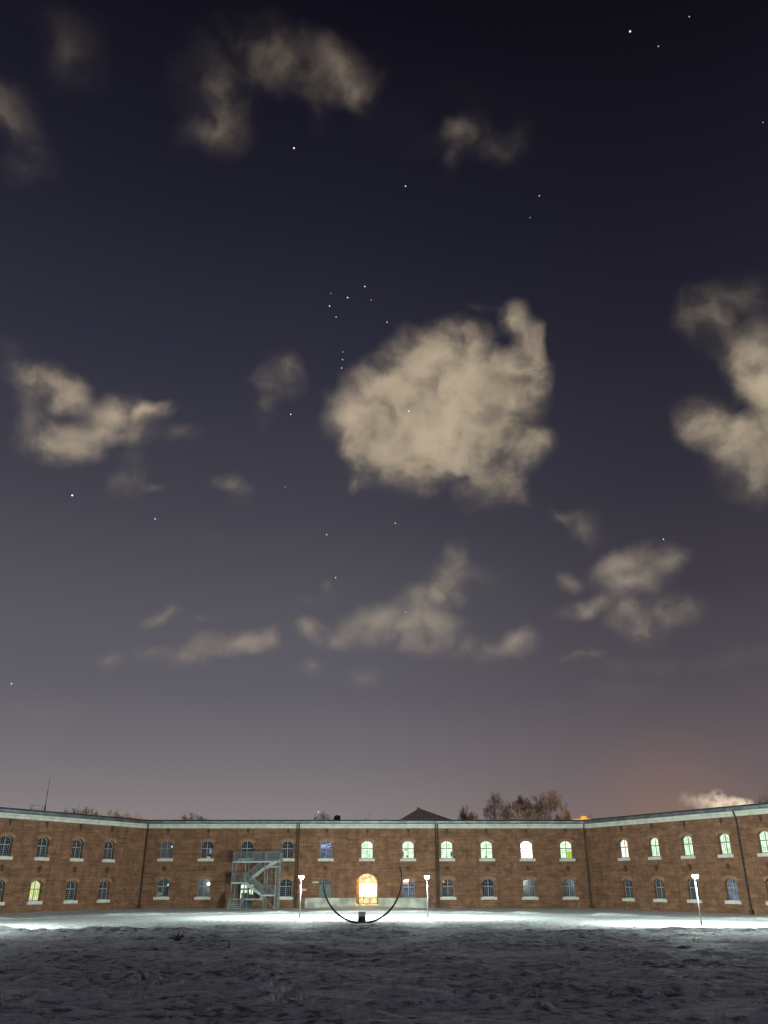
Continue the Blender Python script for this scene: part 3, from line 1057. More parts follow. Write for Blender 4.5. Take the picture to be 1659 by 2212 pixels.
for x0, x1, z0, z1 in [(-0.66, -0.06, 1.25, 1.62), (0.08, 0.2, 1.5, 1.72), (0.30, 0.52, 1.62, 1.76), (0.14, 0.4, 1.26, 1.44), (0.46, 0.62, 1.36, 1.5)]:
    mb.box(x0, x1, 0.045, 0.052, z0, z1)
mb.build('blue_lamp', BLUELAMP, WINS['cu', 4])
mb = MB()
mb.box(-0.62, 0.0, 0.042, 0.052, 0.12, 0.52)
mb.build('window_display', plain('pale_display', (0.30, 0.36, 0.36), 0.8, var=0.6, scale=6), WINS['cl', 0])
mb = MB()
mb.box(0.3, 0.62, -0.01, 0.052, 0.55, 1.1)
mb.build('curtain', plain('pale_curtain', (0.35, 0.42, 0.5), 0.9), WINS['cu', 1])
mb = MB()
mb.box(-0.05, 0.45, -0.01, 0.03, 0.08, 0.2)
mb.build('window_display', WHITEP, WINS['cu', 1])

# ---- doors
def lattice_gate():
    mb = MB()
    mb.add([(-0.74, 0.06, 0), (0.74, 0.06, 0), (0.74, 0.06, 1.73), (0.4, 0.06, 1.96), (0, 0.06, 2.03), (-0.4, 0.06, 1.96), (-0.74, 0.06, 1.73)], [(0, 1, 2, 3, 4, 5, 6)])
    o = wing_child(mb.build('door', DOORM), 'c', -7.25, 0.12, 1.18)
    o['label'] = 'dark slatted metal door'
    mb = MB()
    for k in range(11):
        x = -0.66 + 0.132 * k
        mb.box(x - 0.03, x + 0.03, -0.02, 0.03, 0.04, 1.45)
    mb.build('slat', LATTICE, o)
    mb = MB()
    mb.box(-0.74, 0.74, -0.05, 0.02, 1.47, 1.6)
    mb.box(-0.05, 0.05, -0.05, -0.02, 0.04, 1.47)
    mb.build('frame', DOORM, o)


lattice_gate()
mb = MB()
mb.box(-0.95, -0.62, 0.0, 0.06, 0.0, 2.55)
mb.box(0.30, 0.42, 0.0, 0.06, 0.0, 2.55)
mb.box(-0.62, 0.30, 0.02, 0.06, 0.0, 2.0)
mb.box(0.42, 0.95, 0.02, 0.06, 0.0, 1.4)
mb.box(-0.62, 0.95, 0.0, 0.06, 2.0, 2.1)
mb.add([(-0.95, 0.06, 2.55), (0.95, 0.06, 2.55), (0.95, 0.06, 2.64), (0.5, 0.06, 2.95), (0, 0.06, 3.05), (-0.5, 0.06, 2.95), (-0.95, 0.06, 2.64)], [(0, 1, 2, 3, 4, 5, 6)])
d = wing_child(mb.build('door', DOORM), 'c', -17.0, 0.2, 0.1)
d['label'] = 'dark door with lit panes behind the escape stair'
mb = MB()
for x0, x1, z0, z1 in [(-0.6, 0.28, 2.12, 2.52), (0.44, 0.62, 1.45, 1.98), (0.74, 0.9, 1.45, 1.98), (0.44, 0.93, 2.12, 2.52), (-0.6, -0.52, 1.0, 1.95), (-0.5, 0.28, 1.62, 1.95)]:
    mb.box(x0, x1, 0.01, 0.05, z0, z1)
mb.build('pane', LIT['green'], d)

# ---- the gate: a deep lit passage with glazed inner doors
gx = GATE[0]
mb = MB()
mb.box(-1.03, -0.95, 0.0, 0.1, 0.0, 2.42)
mb.box(1.2, 1.28, 0.0, 0.1, 0.0, 3.1)
mb.box(-0.95, 1.2, 0.0, 0.1, 2.32, 2.42)
mb.box(-0.95, 1.2, 0.0, 0.1, 0.80, 0.86)
mb.box(-0.95, 1.2, 0.0, 0.1, 0.0, 0.07)
for x in (-0.42, 0.38):
    mb.box(x - 0.025, x + 0.025, 0.0, 0.1, 0.07, 0.80)
mb.box(-0.42, -0.36, 0.0, 0.1, 0.86, 1.2)
mb.box(-0.62, -0.55, 0.0, 0.1, 2.42, 3.2)
mb.box(0.55, 0.62, 0.0, 0.1, 2.42, 3.2)
d = wing_child(mb.build('gate_door', TIMBER), 'c', gx, 1.0, 0.46)
d['label'] = 'brightly lit glazed door under the arch of the gate'
mb = MB()
mb.box(-0.95, 1.2, 0.04, 0.07, 0.86, 2.32)
mb.build('pane', GATELIT, d)
mb = MB()
mb.box(-0.95, 1.2, 0.04, 0.07, 0.07, 0.80)
mb.build('pane', GATEDIM, d)
mb = MB()
ap = arch_pts(0, 2.58, 2.49, 0.93)
ap = [(max(x, -0.95), z) for x, z in ap if x > -1.12]
mb.add([(-0.95, 0.05, 2.42), (1.2, 0.05, 2.42)] + [(x, 0.05, z) for x, z in reversed(ap)], [tuple(range(len(ap) + 2))])
mb.build('fanlight', GATEDIM, d)
mb = MB()
mb.box(-1.32, -1.03, -0.55, 0.3, 0.0, 2.42)
mb.box(-1.32, -0.951, -0.5, 0.3, 2.421, 3.2)
mb.build('jamb', plain('gate_jamb', (0.30, 0.17, 0.08), 0.9, var=0.3), d)
mb = MB()
mb.box(-1.35, 1.35, -0.34, 1.0, 0.02, 0.46)
wing_child(mb.build('threshold', PLASTER), 'c', gx, 0.0, 0.0)
mb = MB()
mb.lathe([(0.02, 0.36), (0.05, 0.35), (0.05, 0.3), (0.20, 0.28), (0.22, 0.26), (0.21, 0.24)], 14)
lo = wing_child(mb.build('gate_lamp', IRON), 'c', gx + 0.05, 0.62, 3.0)
mb = MB()
mb.lathe([(0.03, 0.0), (0.13, 0.03), (0.185, 0.1), (0.185, 0.17), (0.13, 0.24)], 14)
mb.build('lamp_globe', GATELAMP, lo, True)
light('gate_light', 'POINT', (gx + 0.05, 110.25, 2.7), (1.0, 0.60, 0.20), 520, shadow_soft_size=0.12)

# ---- downpipes, tie plates, vents
def pipe(wing, x, double=False, dx=0.0):
    mb = MB()
    for s in ((-0.13, 0.13) if double else (0.0,)):
        mb.tube([(x + s, -0.16, 0.2), (x + s, -0.16, 8.9), (x + s, -0.30, 9.3), (x + s, -0.38, 9.62)], 0.075, 8)
    mb.box(x - 0.2, x + 0.2, -0.32, -0.003, -0.05, 0.42)
    for z in (2.2, 4.6, 7.0):
        mb.box(x - (0.26 if double else 0.12), x + (0.26 if double else 0.12), -0.12, -0.003, z, z + 0.07)
    wing_child(mb.build('downpipe', PIPE), wing)


pipe('c', -10.82, True)
pipe('c', 6.6, True)
pipe('c', -29.75)
pipe('c', 25.2)
pipe('r', 23.35)
pipe('l', -37.5)
mb = MB()
for k in range(4):
    a = math.pi * k / 4
    mb.bar((-0.34 * math.cos(a), -0.03 - 0.005 * k, -0.34 * math.sin(a)), (0.34 * math.cos(a), -0.03 - 0.005 * k, 0.34 * math.sin(a)), 0.05, 0.09)
vs = [(0.15 * math.cos(a), y_, 0.15 * math.sin(a)) for y_ in (-0.09, -0.001) for a in [2 * math.pi * j / 12 for j in range(12)]]
mb.add(vs, [tuple(range(12))[::-1]] + [(j, (j + 1) % 12, 12 + (j + 1) % 12, 12 + j) for j in range(12)])
TIE_ME = mb.mesh('tie_plate', IRON)
mb = MB()
mb.box(-0.16, 0.16, -0.10, -0.002, -0.22, 0.16)
mb.box(-0.22, 0.22, -0.14, -0.002, 0.16, 0.22)
mb.box(-0.04, 0.04, -0.07, -0.002, -0.5, -0.22)
VENT_ME = mb.mesh('corbel', IRON)
for wing, xs, dz in (('c', CU, 0), ('l', LU, DZL), ('r', RU, DZR)):
    for i, x in enumerate(xs):
        if not (wing == 'c' and i in (2, 5)):
            o = bpy.data.objects.new('tie_plate', TIE_ME)
            COL.objects.link(o)
            wing_child(o, wing, x, 0, 4.45 + dz)
        o = bpy.data.objects.new('corbel', VENT_ME)
        COL.objects.link(o)
        wing_child(o, wing, x + 0.05, 0, 8.85)
mb = MB()
mb.box(-0.4, 0.4, -0.4, 0.4, 0, 0.5)
mb.lathe([(0.45, 0.5), (0.42, 0.6), (0.25, 0.72), (0.05, 0.76)], 14)
ch = wing_child(mb.build('roof_vent', plain('dark_brickwork', (0.06, 0.04, 0.035), 0.9)), 'c', -6.15, 4.0, 10.2)

# little signs on the wall
mb = MB()
mb.box(-0.33, 0.33, -0.05, -0.01, 0.0, 0.28)
s_ = mb.build('sign', RED)
s_.location = (-9.82, 109.985, 1.93)
tag(s_, 'small red and white sign on the brick wall behind the left lamp post', 'sign')
mb = MB()
mb.box(-0.27, 0.27, -0.056, -0.0501, 0.04, 0.10)
mb.box(-0.27, 0.1, -0.056, -0.0501, 0.16, 0.21)
mb.build('stripe', WHITEP, s_)
mb = MB()
mb.box(-0.4, 0.4, -0.05, -0.01, 0.0, 0.13)
s_ = mb.build('wall_plate', plain('pale_plate', (0.5, 0.52, 0.46), 0.6))
s_.location = (-8.45, 109.985, 2.83)
tag(s_, 'narrow pale plate on the wall left of the slatted metal door', 'sign')

# lamps glowing inside the dark windows
def room_lamp(x, yy, z, r, mat, lab, flat=1.0):
    mb = MB()
    mb.lathe([(r * 0.15, -r * flat), (r * 0.75, -r * 0.7 * flat), (r, 0), (r * 0.75, r * 0.7 * flat), (r * 0.2, r * flat)], 12)
    o = mb.build('room_lamp', mat, smooth=True)
    o.location = (x, 110 + yy, z)
    mb = MB()
    mb.tube([(0, 0, r * flat * 0.98), (0, 0, r * flat + 0.4)], 0.012, 6)
    mb.build('hanger', IRON, o)
    tag(o, lab, 'lamp')


room_lamp(-26.72, 0.62, 6.98, 0.12, CYAN, 'small cyan light glowing in the upper window next to the left corner')
room_lamp(-26.72, 0.62, 2.60, 0.13, CYAN, 'small cyan light glowing in the lower window next to the left corner')
room_lamp(-21.72, 0.62, 2.72, 0.20, BULB, 'glaring white lamp in the lower window left of the escape stair', 0.85)
room_lamp(7.38, 0.62, 2.95, 0.12, SODIUM, 'small orange light in the lower window right of the right downpipe')
mb = MB()
for x in (-0.42, -0.12):
    mb.lathe([(0.05, -0.12), (0.13, -0.1), (0.15, 0.05), (0.06, 0.12)], 10, (x, 0, 0))
o = mb.build('hall_lamp', BULB)
o.location = (3.02, 110.27, 3.08)
tag(o, 'pair of white lamps in the bluish window right of the gate', 'lamp')
mb = MB()
mb.box(-0.6, 0.0, -0.02, 0.02, -0.1, 0.1)
o = mb.build('light_box', SODIUM)
o.location = (2.95, 110.27, 2.78)
tag(o, 'orange glowing panel under two white lamps in the bluish window', 'light panel')

# ------------------------------------------------------------------ galvanised escape stair
E = empty('escape_stair', (-18.3, 107.0, 0.0))
tag(E, 'galvanised steel zigzag escape staircase standing against the brick facade', 'staircase')


def rail(mb, a, b_, h=1.0, step=0.10):
    a, b_ = Vector(a), Vector(b_)
    up = Vector((0, 0, h))
    mb.bar(a + up, b_ + up, 0.055)
    mb.bar(a + up * 0.08, b_ + up * 0.08, 0.035)
    n = max(2, int((b_ - a).length / step))
    for i in range(n + 1):
        p = a.lerp(b_, i / n)
        mb.bar(p + up * 0.08, p + up, 0.06 if i in (0, n) else 0.03)


def deck(x0, x1, y0, y1, z):
    mb = MB()
    mb.box(x0, x1, y0, y0 + 0.06, z - 0.17, z)
    mb.box(x0, x1, y1 - 0.06, y1, z - 0.17, z)
    mb.box(x0, x0 + 0.06, y0 + 0.06, y1 - 0.06, z - 0.17, z)
    mb.box(x1 - 0.06, x1, y0 + 0.06, y1 - 0.06, z - 0.17, z)
    k = x0 + 0.1
    while k < x1 - 0.1:
        mb.box(k, k + 0.025, y0 + 0.06, y1 - 0.06, z - 0.05, z - 0.01)
        k += 0.085
    return bevel(mb.build('landing', GALVP, E), 0.006, 1)


def flight(x0, z0, x1, z1, y0, y1, rails=True):
    mb = MB()
    n = max(2, int(abs(z1 - z0) / 0.175))
    for yy in (y0, y1):
        mb.bar((x0, yy, z0 - 0.02), (x1, yy, z1 - 0.02), 0.05, 0.28)
    for i in range(n):
        u = (i + 0.5) / n
        x, z = x0 + (x1 - x0) * u, z0 + (z1 - z0) * u
        mb.box(x - 0.13, x + 0.13, y0 + 0.03, y1 - 0.03, z - 0.02, z + 0.03)
    o = mb.build('stair_flight', GALVP, E)
    if rails:
        for yy in (y0, y1):
            r = MB()
            rail(r, (x0, yy, z0 + 0.05), (x1, yy, z1 + 0.05))
            r.build('railing', GALV, o)
    return o


for x in (0.03, 1.6, 3.95, 5.3):
    for yy in (0.04, 2.45):
        mb = MB()
        mb.bar((x, yy, 0.0), (x, yy, 5.06 if yy > 1 else 5.08), 0.11)
        mb.box(x - 0.13, x + 0.13, yy - 0.13, yy + 0.13, 0.0, 0.06)
        mb.build('post', GALV, E)
mb = MB()
mb.bar((5.62, 1.3, 0.0), (5.62, 1.3, 6.1), 0.16)
mb.build('post', GALV, E)
deck(-0.02, 5.75, -0.03, 2.92, 5.25)
for a, b_ in [((0.02, 0, 5.25), (1.6, 0, 5.25)), ((1.66, 0, 5.25), (3.92, 0, 5.25)), ((3.98, 0, 5.25), (5.7, 0, 5.25)), ((0.02, 0.08, 5.25), (0.02, 2.85, 5.25)), ((5.7, 0.08, 5.25), (5.7, 2.85, 5.25)), ((1.9, 2.88, 5.25), (5.6, 2.88, 5.25))]:
    mb = MB()
    rail(mb, a, b_)
    mb.build('railing', GALV, E)
deck(-0.02, 1.55, -0.03, 2.5, 2.9)
for a, b_ in [((0.02, 0, 2.9), (1.5, 0, 2.9)), ((0.02, 0.08, 2.9), (0.02, 2.4, 2.9))]:
    mb = MB()
    rail(mb, a, b_)
    mb.build('railing', GALV, E)
deck(3.98, 5.4, 1.2, 2.5, 4.72)
deck(3.62, 5.3, -0.03, 2.5, 1.55)
for a, b_ in [((3.66, 0, 1.55), (5.25, 0, 1.55)), ((5.25, 0.08, 1.55), (5.25, 2.4, 1.55))]:
    mb = MB()
    rail(mb, a, b_)
    mb.build('railing', GALV, E)
deck(1.62, 3.85, 1.1, 2.5, 1.1)
flight(1.55, 2.88, 3.62, 1.55, 0.05, 1.1)
flight(1.55, 2.92, 3.98, 4.70, 1.3, 2.4)
flight(4.3, 4.74, 5.3, 5.22, 0.15, 1.1, False)
flight(3.4, 1.12, 3.95, 1.5, 1.25, 2.4, False)
# bottom steps facing the courtyard
mb = MB()
for i in range(6):
    z = 0.12 + i * 0.18
    yy = -1.75 + i * 0.28
    mb.box(0.12, 1.5, yy, yy + 0.30, z, z + 0.05)
for x in (0.08, 1.54):
    mb.bar((x, -1.85, 0.05), (x, 0.0, 1.12), 0.05, 0.24)
o = mb.build('stair_flight', GALVP, E)
for x in (0.06, 1.56):
    mb = MB()
    rail(mb, (x, -1.8, 0.1), (x, 0.0, 1.15))
    mb.build('railing', GALV, o)
deck(0.05, 1.6, 0.02, 2.5, 1.12)
for a, b_ in [((3.95, 0.02, 3.1), (5.3, 0.02, 1.7)), ((4.0, 0.02, 1.35), (5.3, 0.02, 0.05)), ((3.95, 2.45, 4.6), (5.3, 2.45, 3.0)), ((3.97, 0.05, 3.15), (5.3, 0.05, 3.15)), ((3.97, 2.42, 3.5), (5.3, 2.42, 3.5)), ((1.6, 2.47, 1.2), (3.95, 2.47, 4.3))]:
    mb = MB()
    mb.bar(a, b_, 0.055)
    mb.build('brace', GALV, E)

# ------------------------------------------------------------------ street lamps
LEDC = (0.81, 1.0, 0.89)


def lamp(x, yy, nx, ny, power, label):
    """nx, ny: the way the lamp throws its light."""
    z0 = ground_z(x, yy) - 0.02
    rz = math.atan2(ny, nx)
    o = empty('street_lamp', (x, yy, z0), rz)
    tag(o, label, 'street lamp', 'lamps along the courtyard path')
    mb = MB()
    mb.tube([(0, 0, 0.0), (0, 0, 0.9), (0, 0, 3.3)], [0.045, 0.04, 0.032], 10)
    mb.build('pole', POLE, o, True)
    mb = MB()
    mb.lathe([(0.16, 0.0), (0.16, 0.03), (0.09, 0.05), (0.075, 0.28), (0.06, 0.3)], 12)
    mb.build('base', PIPE, o)
    mb = MB()
    mb.box(-0.08, 0.45, -0.21, 0.21, 3.42, 3.45)
    mb.box(-0.05, 0.42, -0.18, 0.18, 3.45, 3.465)
    mb.box(-0.06, 0.06, -0.06, 0.06, 3.28, 3.42)
    h = bevel(mb.build('lamp_head', GALV, o), 0.012)
    mb = MB()
    mb.lathe([(0.09, 3.20), (0.17, 3.23), (0.20, 3.32), (0.20, 3.418)], 14, (0.24, 0, 0))
    mb.build('diffuser', LEDW, h, True)
    # two lenses throw the light along the path and across it, away from the lawn
    for sd in (-1, 1):
        lt = light('street_lamp_light', 'AREA', (0, 0, 0), LEDC, power * 0.9, shape='DISK', size=0.22)
        lt.parent = o
        lt.location = (0.24, 0.06 * sd, 3.16)
        lt.rotation_euler = Vector((0.42, 0.78 * sd, -0.46)).to_track_quat('-Z', 'Y').to_euler()
    return o


lamp(-7.45, 80.2, 0, 1, 3400, 'thin white lamp post left of the gate, in front of the double downpipe')
lamp(3.9, 80.6, 0, 1, 3400, 'thin white lamp post right of the gate, in front of the pale plinth end')
lamp(23.3, 66.8, 0.55, 0.83, 3000, 'thin white lamp post in front of the right wing')
lamp(-29.2, 60.8, -0.72, 0.69, 1900, 'lamp post beyond the left edge in front of the left wing')
lamp(37.0, 51.0, 0.75, 0.66, 1900, 'lamp post beyond the right edge in front of the right wing')

# ------------------------------------------------------------------ arc sculpture
A = empty('arc_sculpture', (-1.70, 69.5, 0.0))
tag(A, 'black steel half ring sculpture standing on a small dark block in the snow', 'sculpture')
mb = MB()
rr, cz = 3.05, 3.05
pts, rad = [], []
a0, a1 = R(180 + 2.0), R(360 + 17.5)
for i in range(61):
    u = i / 60
    a = a0 + (a1 - a0) * u
    pts.append((rr * math.cos(a), 0.0, cz + 0.06 + rr * math.sin(a)))
    rad.append(0.052 + 0.022 * math.sin(math.pi * u) ** 0.7)
mb.tube(pts, rad, 10)
mb.build('arc', BLACK, A, True)
mb = MB()
w = 0.29
vs = [(-w, -0.35, -0.15), (w, -0.35, -0.15), (w, 0.32, -0.15), (-w, 0.32, -0.15), (-w * 0.95, -0.35, 0.52), (w * 0.95, -0.35, 0.52), (w * 0.93, 0.20, 0.83), (-w * 0.93, 0.20, 0.83), (w * 0.95, 0.32, 0.80), (-w * 0.95, 0.32, 0.80)]
mb.add(vs, [(3, 2, 1, 0), (0, 1, 5, 4), (4, 5, 6, 7), (7, 6, 8, 9), (1, 2, 8, 6, 5), (3, 0, 4, 7, 9), (2, 3, 9, 8)])
bl = bevel(mb.build('base_block', BLOCK, A), 0.02)
mb = MB()
mb.add([(-0.25, -0.338, 0.55), (0.25, -0.338, 0.55), (0.245, 0.18, 0.84), (-0.245, 0.18, 0.84), (-0.25, -0.34, 0.53), (0.25, -0.34, 0.53), (0.245, 0.19, 0.82), (-0.245, 0.19, 0.82)],
       [(0, 1, 2, 3), (4, 7, 6, 5), (0, 4, 5, 1), (1, 5, 6, 2), (2, 6, 7, 3), (3, 7, 4, 0)])
mb.build('plate', SLOPE, bl)

# ------------------------------------------------------------------ behind the roof: trees, a house, mast, smoke
def tree_mesh(seed, h, spread, dense, limbs=4, lean=0.0):
    r = random.Random(seed)
    tr, cr = MB(), MB()

    def inside(p):
        return (p.x / (h * 0.23)) ** 2 + (p.y / (h * 0.23)) ** 2 + ((p.z - h * 0.74) / (h * 0.27)) ** 2 < 1 or p.z < h * 0.48

    def grow(p, d, ln, rad, lvl):
        if lvl > 1 and not inside(p):
            return
        segs = 3 if lvl < 4 else 2
        pts, rads = [p], [rad]
        dd = d.copy()
        for i in range(segs):
            dd = (dd + Vector((r.gauss(0, 0.16), r.gauss(0, 0.16), r.gauss(0.02, 0.10)))).normalized()
            pts.append(pts[-1] + dd * ln / segs)
            rads.append(rad * (1 - 0.42 * (i + 1) / segs))
        (tr if lvl < 3 else cr).tube(pts, rads, 7 if lvl < 2 else (5 if lvl < 3 else 3), False)
        if lvl >= 7:
            return
        kids = (limbs if lvl == 0 else (3 if lvl < 3 else (4 if lvl < 5 else dense)))
        for k in range(kids):
            if lvl == 0:
                az = 2 * math.pi * (k + r.uniform(-0.25, 0.25)) / kids
                tilt = r.uniform(0.18, 0.5) * spread
            else:
                az = r.uniform(0, 2 * math.pi)
                tilt = r.uniform(0.3, 0.8) * spread
            s = dd.orthogonal().normalized()
            t2 = dd.cross(s)
            nd = (dd * math.cos(tilt) + (s * math.cos(az) + t2 * math.sin(az)) * math.sin(tilt) + Vector((0, 0, 0.10 if lvl < 3 else 0.0))).normalized()
            at = len(pts) - 1 if (k == 0 or lvl == 0) else r.choice(range(1, len(pts)))
            grow(pts[at], nd, ln * r.uniform(0.60, 0.84), max(0.021, rads[at] * r.uniform(0.55, 0.75)), lvl + 1)

    grow(Vector((0, 0, -0.3)), Vector((lean, 0, 1)).normalized(), h * 0.30, h * 0.021, 0)
    top = max(v[2] for v in cr.v)
    k = h / top
    tr.v = [(x * k, y_ * k, z * k) for x, y_, z in tr.v]
    cr.v = [(x * k, y_ * k, z * k) for x, y_, z in cr.v]
    return tr, cr


TREES = {}


def tree(kind, x, yy, h, rz, label, sx=1.0, group='bare trees behind the building', bark=None, twig=None):
    if kind not in TREES:
        tr, cr = tree_mesh(*KINDS[kind])
        TREES[kind] = (tr.mesh('trunk', bark or BARK), cr.mesh('crown', twig or TWIG))
    o = empty('bare_tree', (x, yy, 0), rz)
    k = h / KINDS[kind][1]
    o.scale = (k * sx, k * sx, k)
    tag(o, label, 'tree', group)
    link('trunk', TREES[kind][0], o)
    link('crown', TREES[kind][1], o)
    return o


KINDS = {'tall': (3, 18.0, 0.95, 5, 4), 'vase': (11, 18.0, 0.85, 5, 3), 'round': (23, 18.0, 1.0, 5, 4), 'bush': (31, 15.0, 1.1, 5, 3), 'dark': (47, 19.0, 1.0, 5, 3), 'slim': (53, 14.5, 0.4, 3, 3)}
tree('tall', 20.2, 160, 18.6, 0.4, 'dense bare tree with the highest bushy crown, left of its two tall neighbours', 0.8)
tree('vase', 26.0, 160, 18.2, 1.2, 'bare tree with a wide fan of branches between two denser ones', 0.82)
tree('round', 30.3, 161, 18.9, 2.0, 'bare tree with a round dark top, right of the fan shaped one', 0.76)
tree('bush', 14.9, 159, 16.3, 0.0, 'small bare treetop, first left of the tall trees', 0.5)
tree('bush', 17.0, 158, 14.9, 1.9, 'lowest bare bush filling the gap before the tall trees', 0.5)
tree('bush', 33.6, 159, 15.7, 2.7, 'low spreading bare tree, right of the tall trees', 0.6)
tree('bush', 23.3, 163, 14.5, 4.1, 'low bare bush showing between the dense tree and the fan shaped one', 0.6)
tree('bush', -58.3, 160, 15.7, 0.5, 'low bare treetop nearest the antenna mast over the left wing', 1.0)
tree('bush', -54.9, 160, 16.0, 1.5, 'brownish bare treetop, taller of a pair over the left wing', 0.75)
tree('bush', -53.2, 160, 15.6, 2.5, 'brownish bare treetop, shorter of a pair over the left wing', 0.75)
tree('bush', -50.0, 160, 15.3, 3.5, 'grey bare treetop over the left wing between the pair and the corner', 0.9)
tree('bush', -48.0, 161, 14.9, 4.5, 'barely showing bare treetop over the left wing next to the corner', 0.9)
tree('bush', -37.0, 160, 14.9, 5.5, 'orange tinted bare treetop above the left part of the middle roof', 1.2)
tree('bush', -34.0, 161, 14.3, 0.9, 'barely showing bare treetop right of the orange tinted one', 1.0)
tree('tall', -10.3, 160, 15.0, 2.9, 'pale bare treetop beside the round roof vent', 1.0)
tree('slim', -2.5, 160, 14.7, 0.2, 'thin bare twigs, left of a pair, above the roof over the gate', 0.5)
tree('slim', -1.4, 160, 14.6, 1.7, 'thin bare twigs, right of a pair, above the roof over the gate', 0.5)
tree('bush', -43.7, 161, 13.9, 2.2, 'low orange lit bare bush right above the left corner of the roof', 0.35)
tree('bush', 38.4, 160, 14.6, 2.2, 'tiny bare bush beside the orange dome above the right corner', 0.2)
tree('dark', 68.6, 160, 17.2, 0.3, 'dark bare tree in front of the smoke, smaller of two at the right edge', 0.45, bark=DARKBARK, twig=DARKBARK)
tree('dark', 73.6, 161, 19.6, 1.6, 'dark bare tree at the right edge, larger of two', 0.7)
# sodium street light that reaches the trees from the road behind the building
light('road_light', 'POINT', (24.0, 148.0, 9.5), (1.0, 0.84, 0.66), 3800, shadow_soft_size=0.3)
light('road_light', 'POINT', (36.5, 156.0, 11.0), (1.0, 0.42, 0.08), 2600, shadow_soft_size=0.3)
light('road_light', 'POINT', (-43.7, 158.5, 11.0), (1.0, 0.42, 0.10), 1600, shadow_soft_size=0.3)
light('road_light', 'POINT', (-50.0, 148.0, 10.0), (1.0, 0.70, 0.46), 5000, shadow_soft_size=0.3)
light('road_light', 'POINT', (-5.0, 152.0, 9.5), (1.0, 0.66, 0.38), 2200, shadow_soft_size=0.3)

# domed roof whose orange glow stands in for sodium light falling on it
o = empty('domed_kiosk', (36.9, 160, 0))
tag(o, 'orange lit dome peeping over the right corner of the roof', 'dome')
mb = MB()
mb.lathe([(2.4, 0.0), (2.4, 12.6)], 18)
mb.build('wall', RENDERW, o)
mb = MB()
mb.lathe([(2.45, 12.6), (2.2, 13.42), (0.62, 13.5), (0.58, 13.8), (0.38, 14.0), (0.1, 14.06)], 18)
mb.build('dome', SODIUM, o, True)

# house with a hipped roof
H = empty('hipped_roof_house', (6.64, 165, 0))
tag(H, 'house with a low pyramid roof showing above the middle of the long roof', 'house')
mb = MB()
mb.box(-4.9, 7.9, -4.5, 5.5, 0, 12.5)
mb.build('wall', RENDERW, H)
mb = MB()
mb.add([(-5.4, -5.2, 12.5), (8.5, -5.2, 12.5), (8.5, 6.2, 12.5), (-5.4, 6.2, 12.5), (-0.05, 0.3, 15.72), (0.35, 0.3, 15.72)], [(3, 2, 1, 0), (0, 1, 5, 4), (1, 2, 5), (2, 3, 4, 5), (3, 0, 4)])
rf = mb.build('roof', TILE, H)
mb = MB()
mb.box(-0.35, 0.25, 0.0, 0.5, 15.3, 15.95)
mb.build('chimney', BRICK, rf)
light('road_light', 'POINT', (1.5, 156.5, 10.5), (1.0, 0.5, 0.28), 1500, shadow_soft_size=0.3)

# antenna mast and guard rail on the left wing roof
P = WING['l'][0] @ Vector((-12.7, 4.0, 0))
mb = MB()
mb.tube([(0, 0, 0.0), (0, 0, 0.9)], [0.10, 0.09], 8)
mb.tube([(0, 0, 0.85), (0, 0, 2.4), (0, 0, 4.3)], [0.055, 0.04, 0.02], 8)
mb.tube([(0, 0, 2.3), (0, 0, 2.5)], 0.06, 8)
mast = empty('antenna_mast', (P.x, P.y, 10.2))
tag(mast, 'thin antenna mast on the roof of the left wing', 'antenna')
mb.build('pole', plain('mast_grey', (0.14, 0.125, 0.11), 0.6), mast)
mb = MB()
mb.box(-0.35, 0.9, -0.3, 0.3, -0.05, 0.17)
mb.build('base', ZINC, mast)
P2 = WING['l'][0] @ Vector((-14.75, 4.0, 0))
g = empty('roof_guard_rail', (P2.x, P2.y, 10.2), TL)
tag(g, 'short metal guard rail on the roof left of the antenna mast', 'railing')
mb = MB()
mb.bar((0, 0, 0.8), (1.7, 0, 0.8), 0.035)
mb.bar((0, 0, 0.42), (1.7, 0, 0.42), 0.03)
mb.build('rail', ZINC, g)
for x in (0, 0.22, 1.7):
    mb = MB()
    mb.bar((x, 0, 0), (x, 0, 0.82), 0.035)
    mb.build('post', ZINC, g)

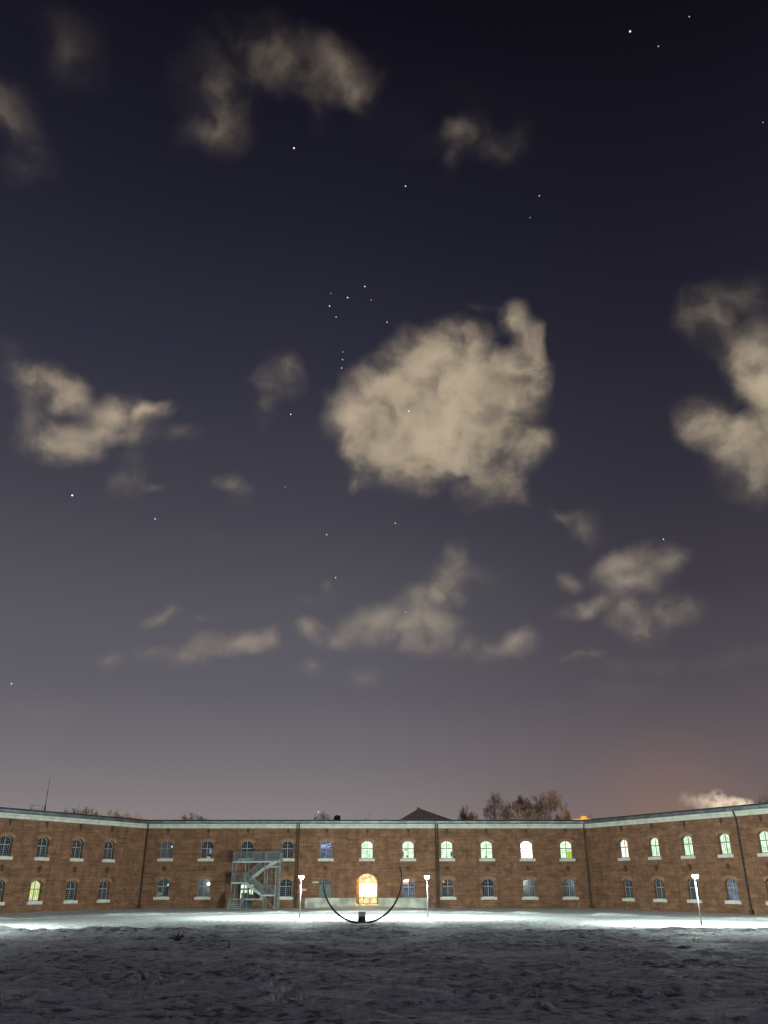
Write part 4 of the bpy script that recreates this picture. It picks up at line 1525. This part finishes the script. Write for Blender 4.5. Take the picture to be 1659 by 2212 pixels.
# smoke drifting off a chimney behind the right wing, lit by the town
bm = bmesh.new()
for cx_, cz_, rx, rz_ in [(67.3, 15.7, 2.2, 1.7), (65.2, 16.6, 2.4, 1.6), (62.2, 16.6, 2.4, 2.6), (59.6, 16.4, 2.6, 2.0), (56.8, 17.0, 2.4, 1.7)]:
    m4 = Matrix.Translation((cx_ - 62.5, 0, cz_ - 16.3)) @ Matrix.Diagonal((rx, 2.0, rz_, 1))
    bmesh.ops.create_icosphere(bm, subdivisions=3, radius=1.0, matrix=m4)
me = bpy.data.meshes.new('smoke_plume')
bm.to_mesh(me)
bm.free()
sm = link('smoke_plume', me)
sm.location = (62.5, 160, 16.3)
rm = sm.modifiers.new('remesh', 'REMESH')
rm.mode = 'VOXEL'
rm.voxel_size = 0.25
tag(sm, 'pale lit smoke drifting over the right wing roof', 'smoke', kind='stuff')
m = bpy.data.materials.new('smoke')
m.use_nodes = True
t = m.node_tree
t.nodes.clear()
out = N(t, 'ShaderNodeOutputMaterial')
pv = N(t, 'ShaderNodeVolumePrincipled')
L(t, pv.outputs[0], out.inputs['Volume'])
co = N(t, 'ShaderNodeTexCoord')
dens = None
for cx_, cz_, rx, rz_, w in [(67.3, 15.7, 2.2, 1.7, 1.0), (65.2, 16.4, 2.2, 1.4, 0.30), (62.2, 16.4, 2.4, 2.6, 0.42), (59.6, 16.4, 2.6, 2.0, 0.2), (56.8, 17.0, 2.4, 1.7, 0.1)]:
    mp = N(t, 'ShaderNodeMapping', vector_type='TEXTURE')
    L(t, co.outputs['Object'], mp.inputs[0])
    mp.inputs['Location'].default_value = (cx_ - 62.5, 0, cz_ - 16.3)
    mp.inputs['Scale'].default_value = (rx, 2.0, rz_)
    gr = N(t, 'ShaderNodeTexGradient', gradient_type='SPHERICAL')
    L(t, mp.outputs[0], gr.inputs[0])
    dens = M(t, 'MULTIPLY', gr.outputs['Fac'], w) if dens is None else M(t, 'MULTIPLY_ADD', gr.outputs['Fac'], w, dens)
ns = N(t, 'ShaderNodeTexNoise')
L(t, co.outputs['Object'], ns.inputs['Vector'])
ns.inputs['Scale'].default_value = 0.8
ns.inputs['Detail'].default_value = 4
dens = M(t, 'MULTIPLY', dens, MR(t, ns.outputs['Fac'], 0.36, 0.6))
dens = M(t, 'MULTIPLY', dens, 1.9)
L(t, dens, pv.inputs['Density'])
pv.inputs['Color'].default_value = (0.92, 0.9, 0.86, 1)
me.materials.append(m)
light('road_light', 'POINT', (64.0, 152.0, 11.0), (1.0, 0.82, 0.62), 17000, shadow_soft_size=0.5)
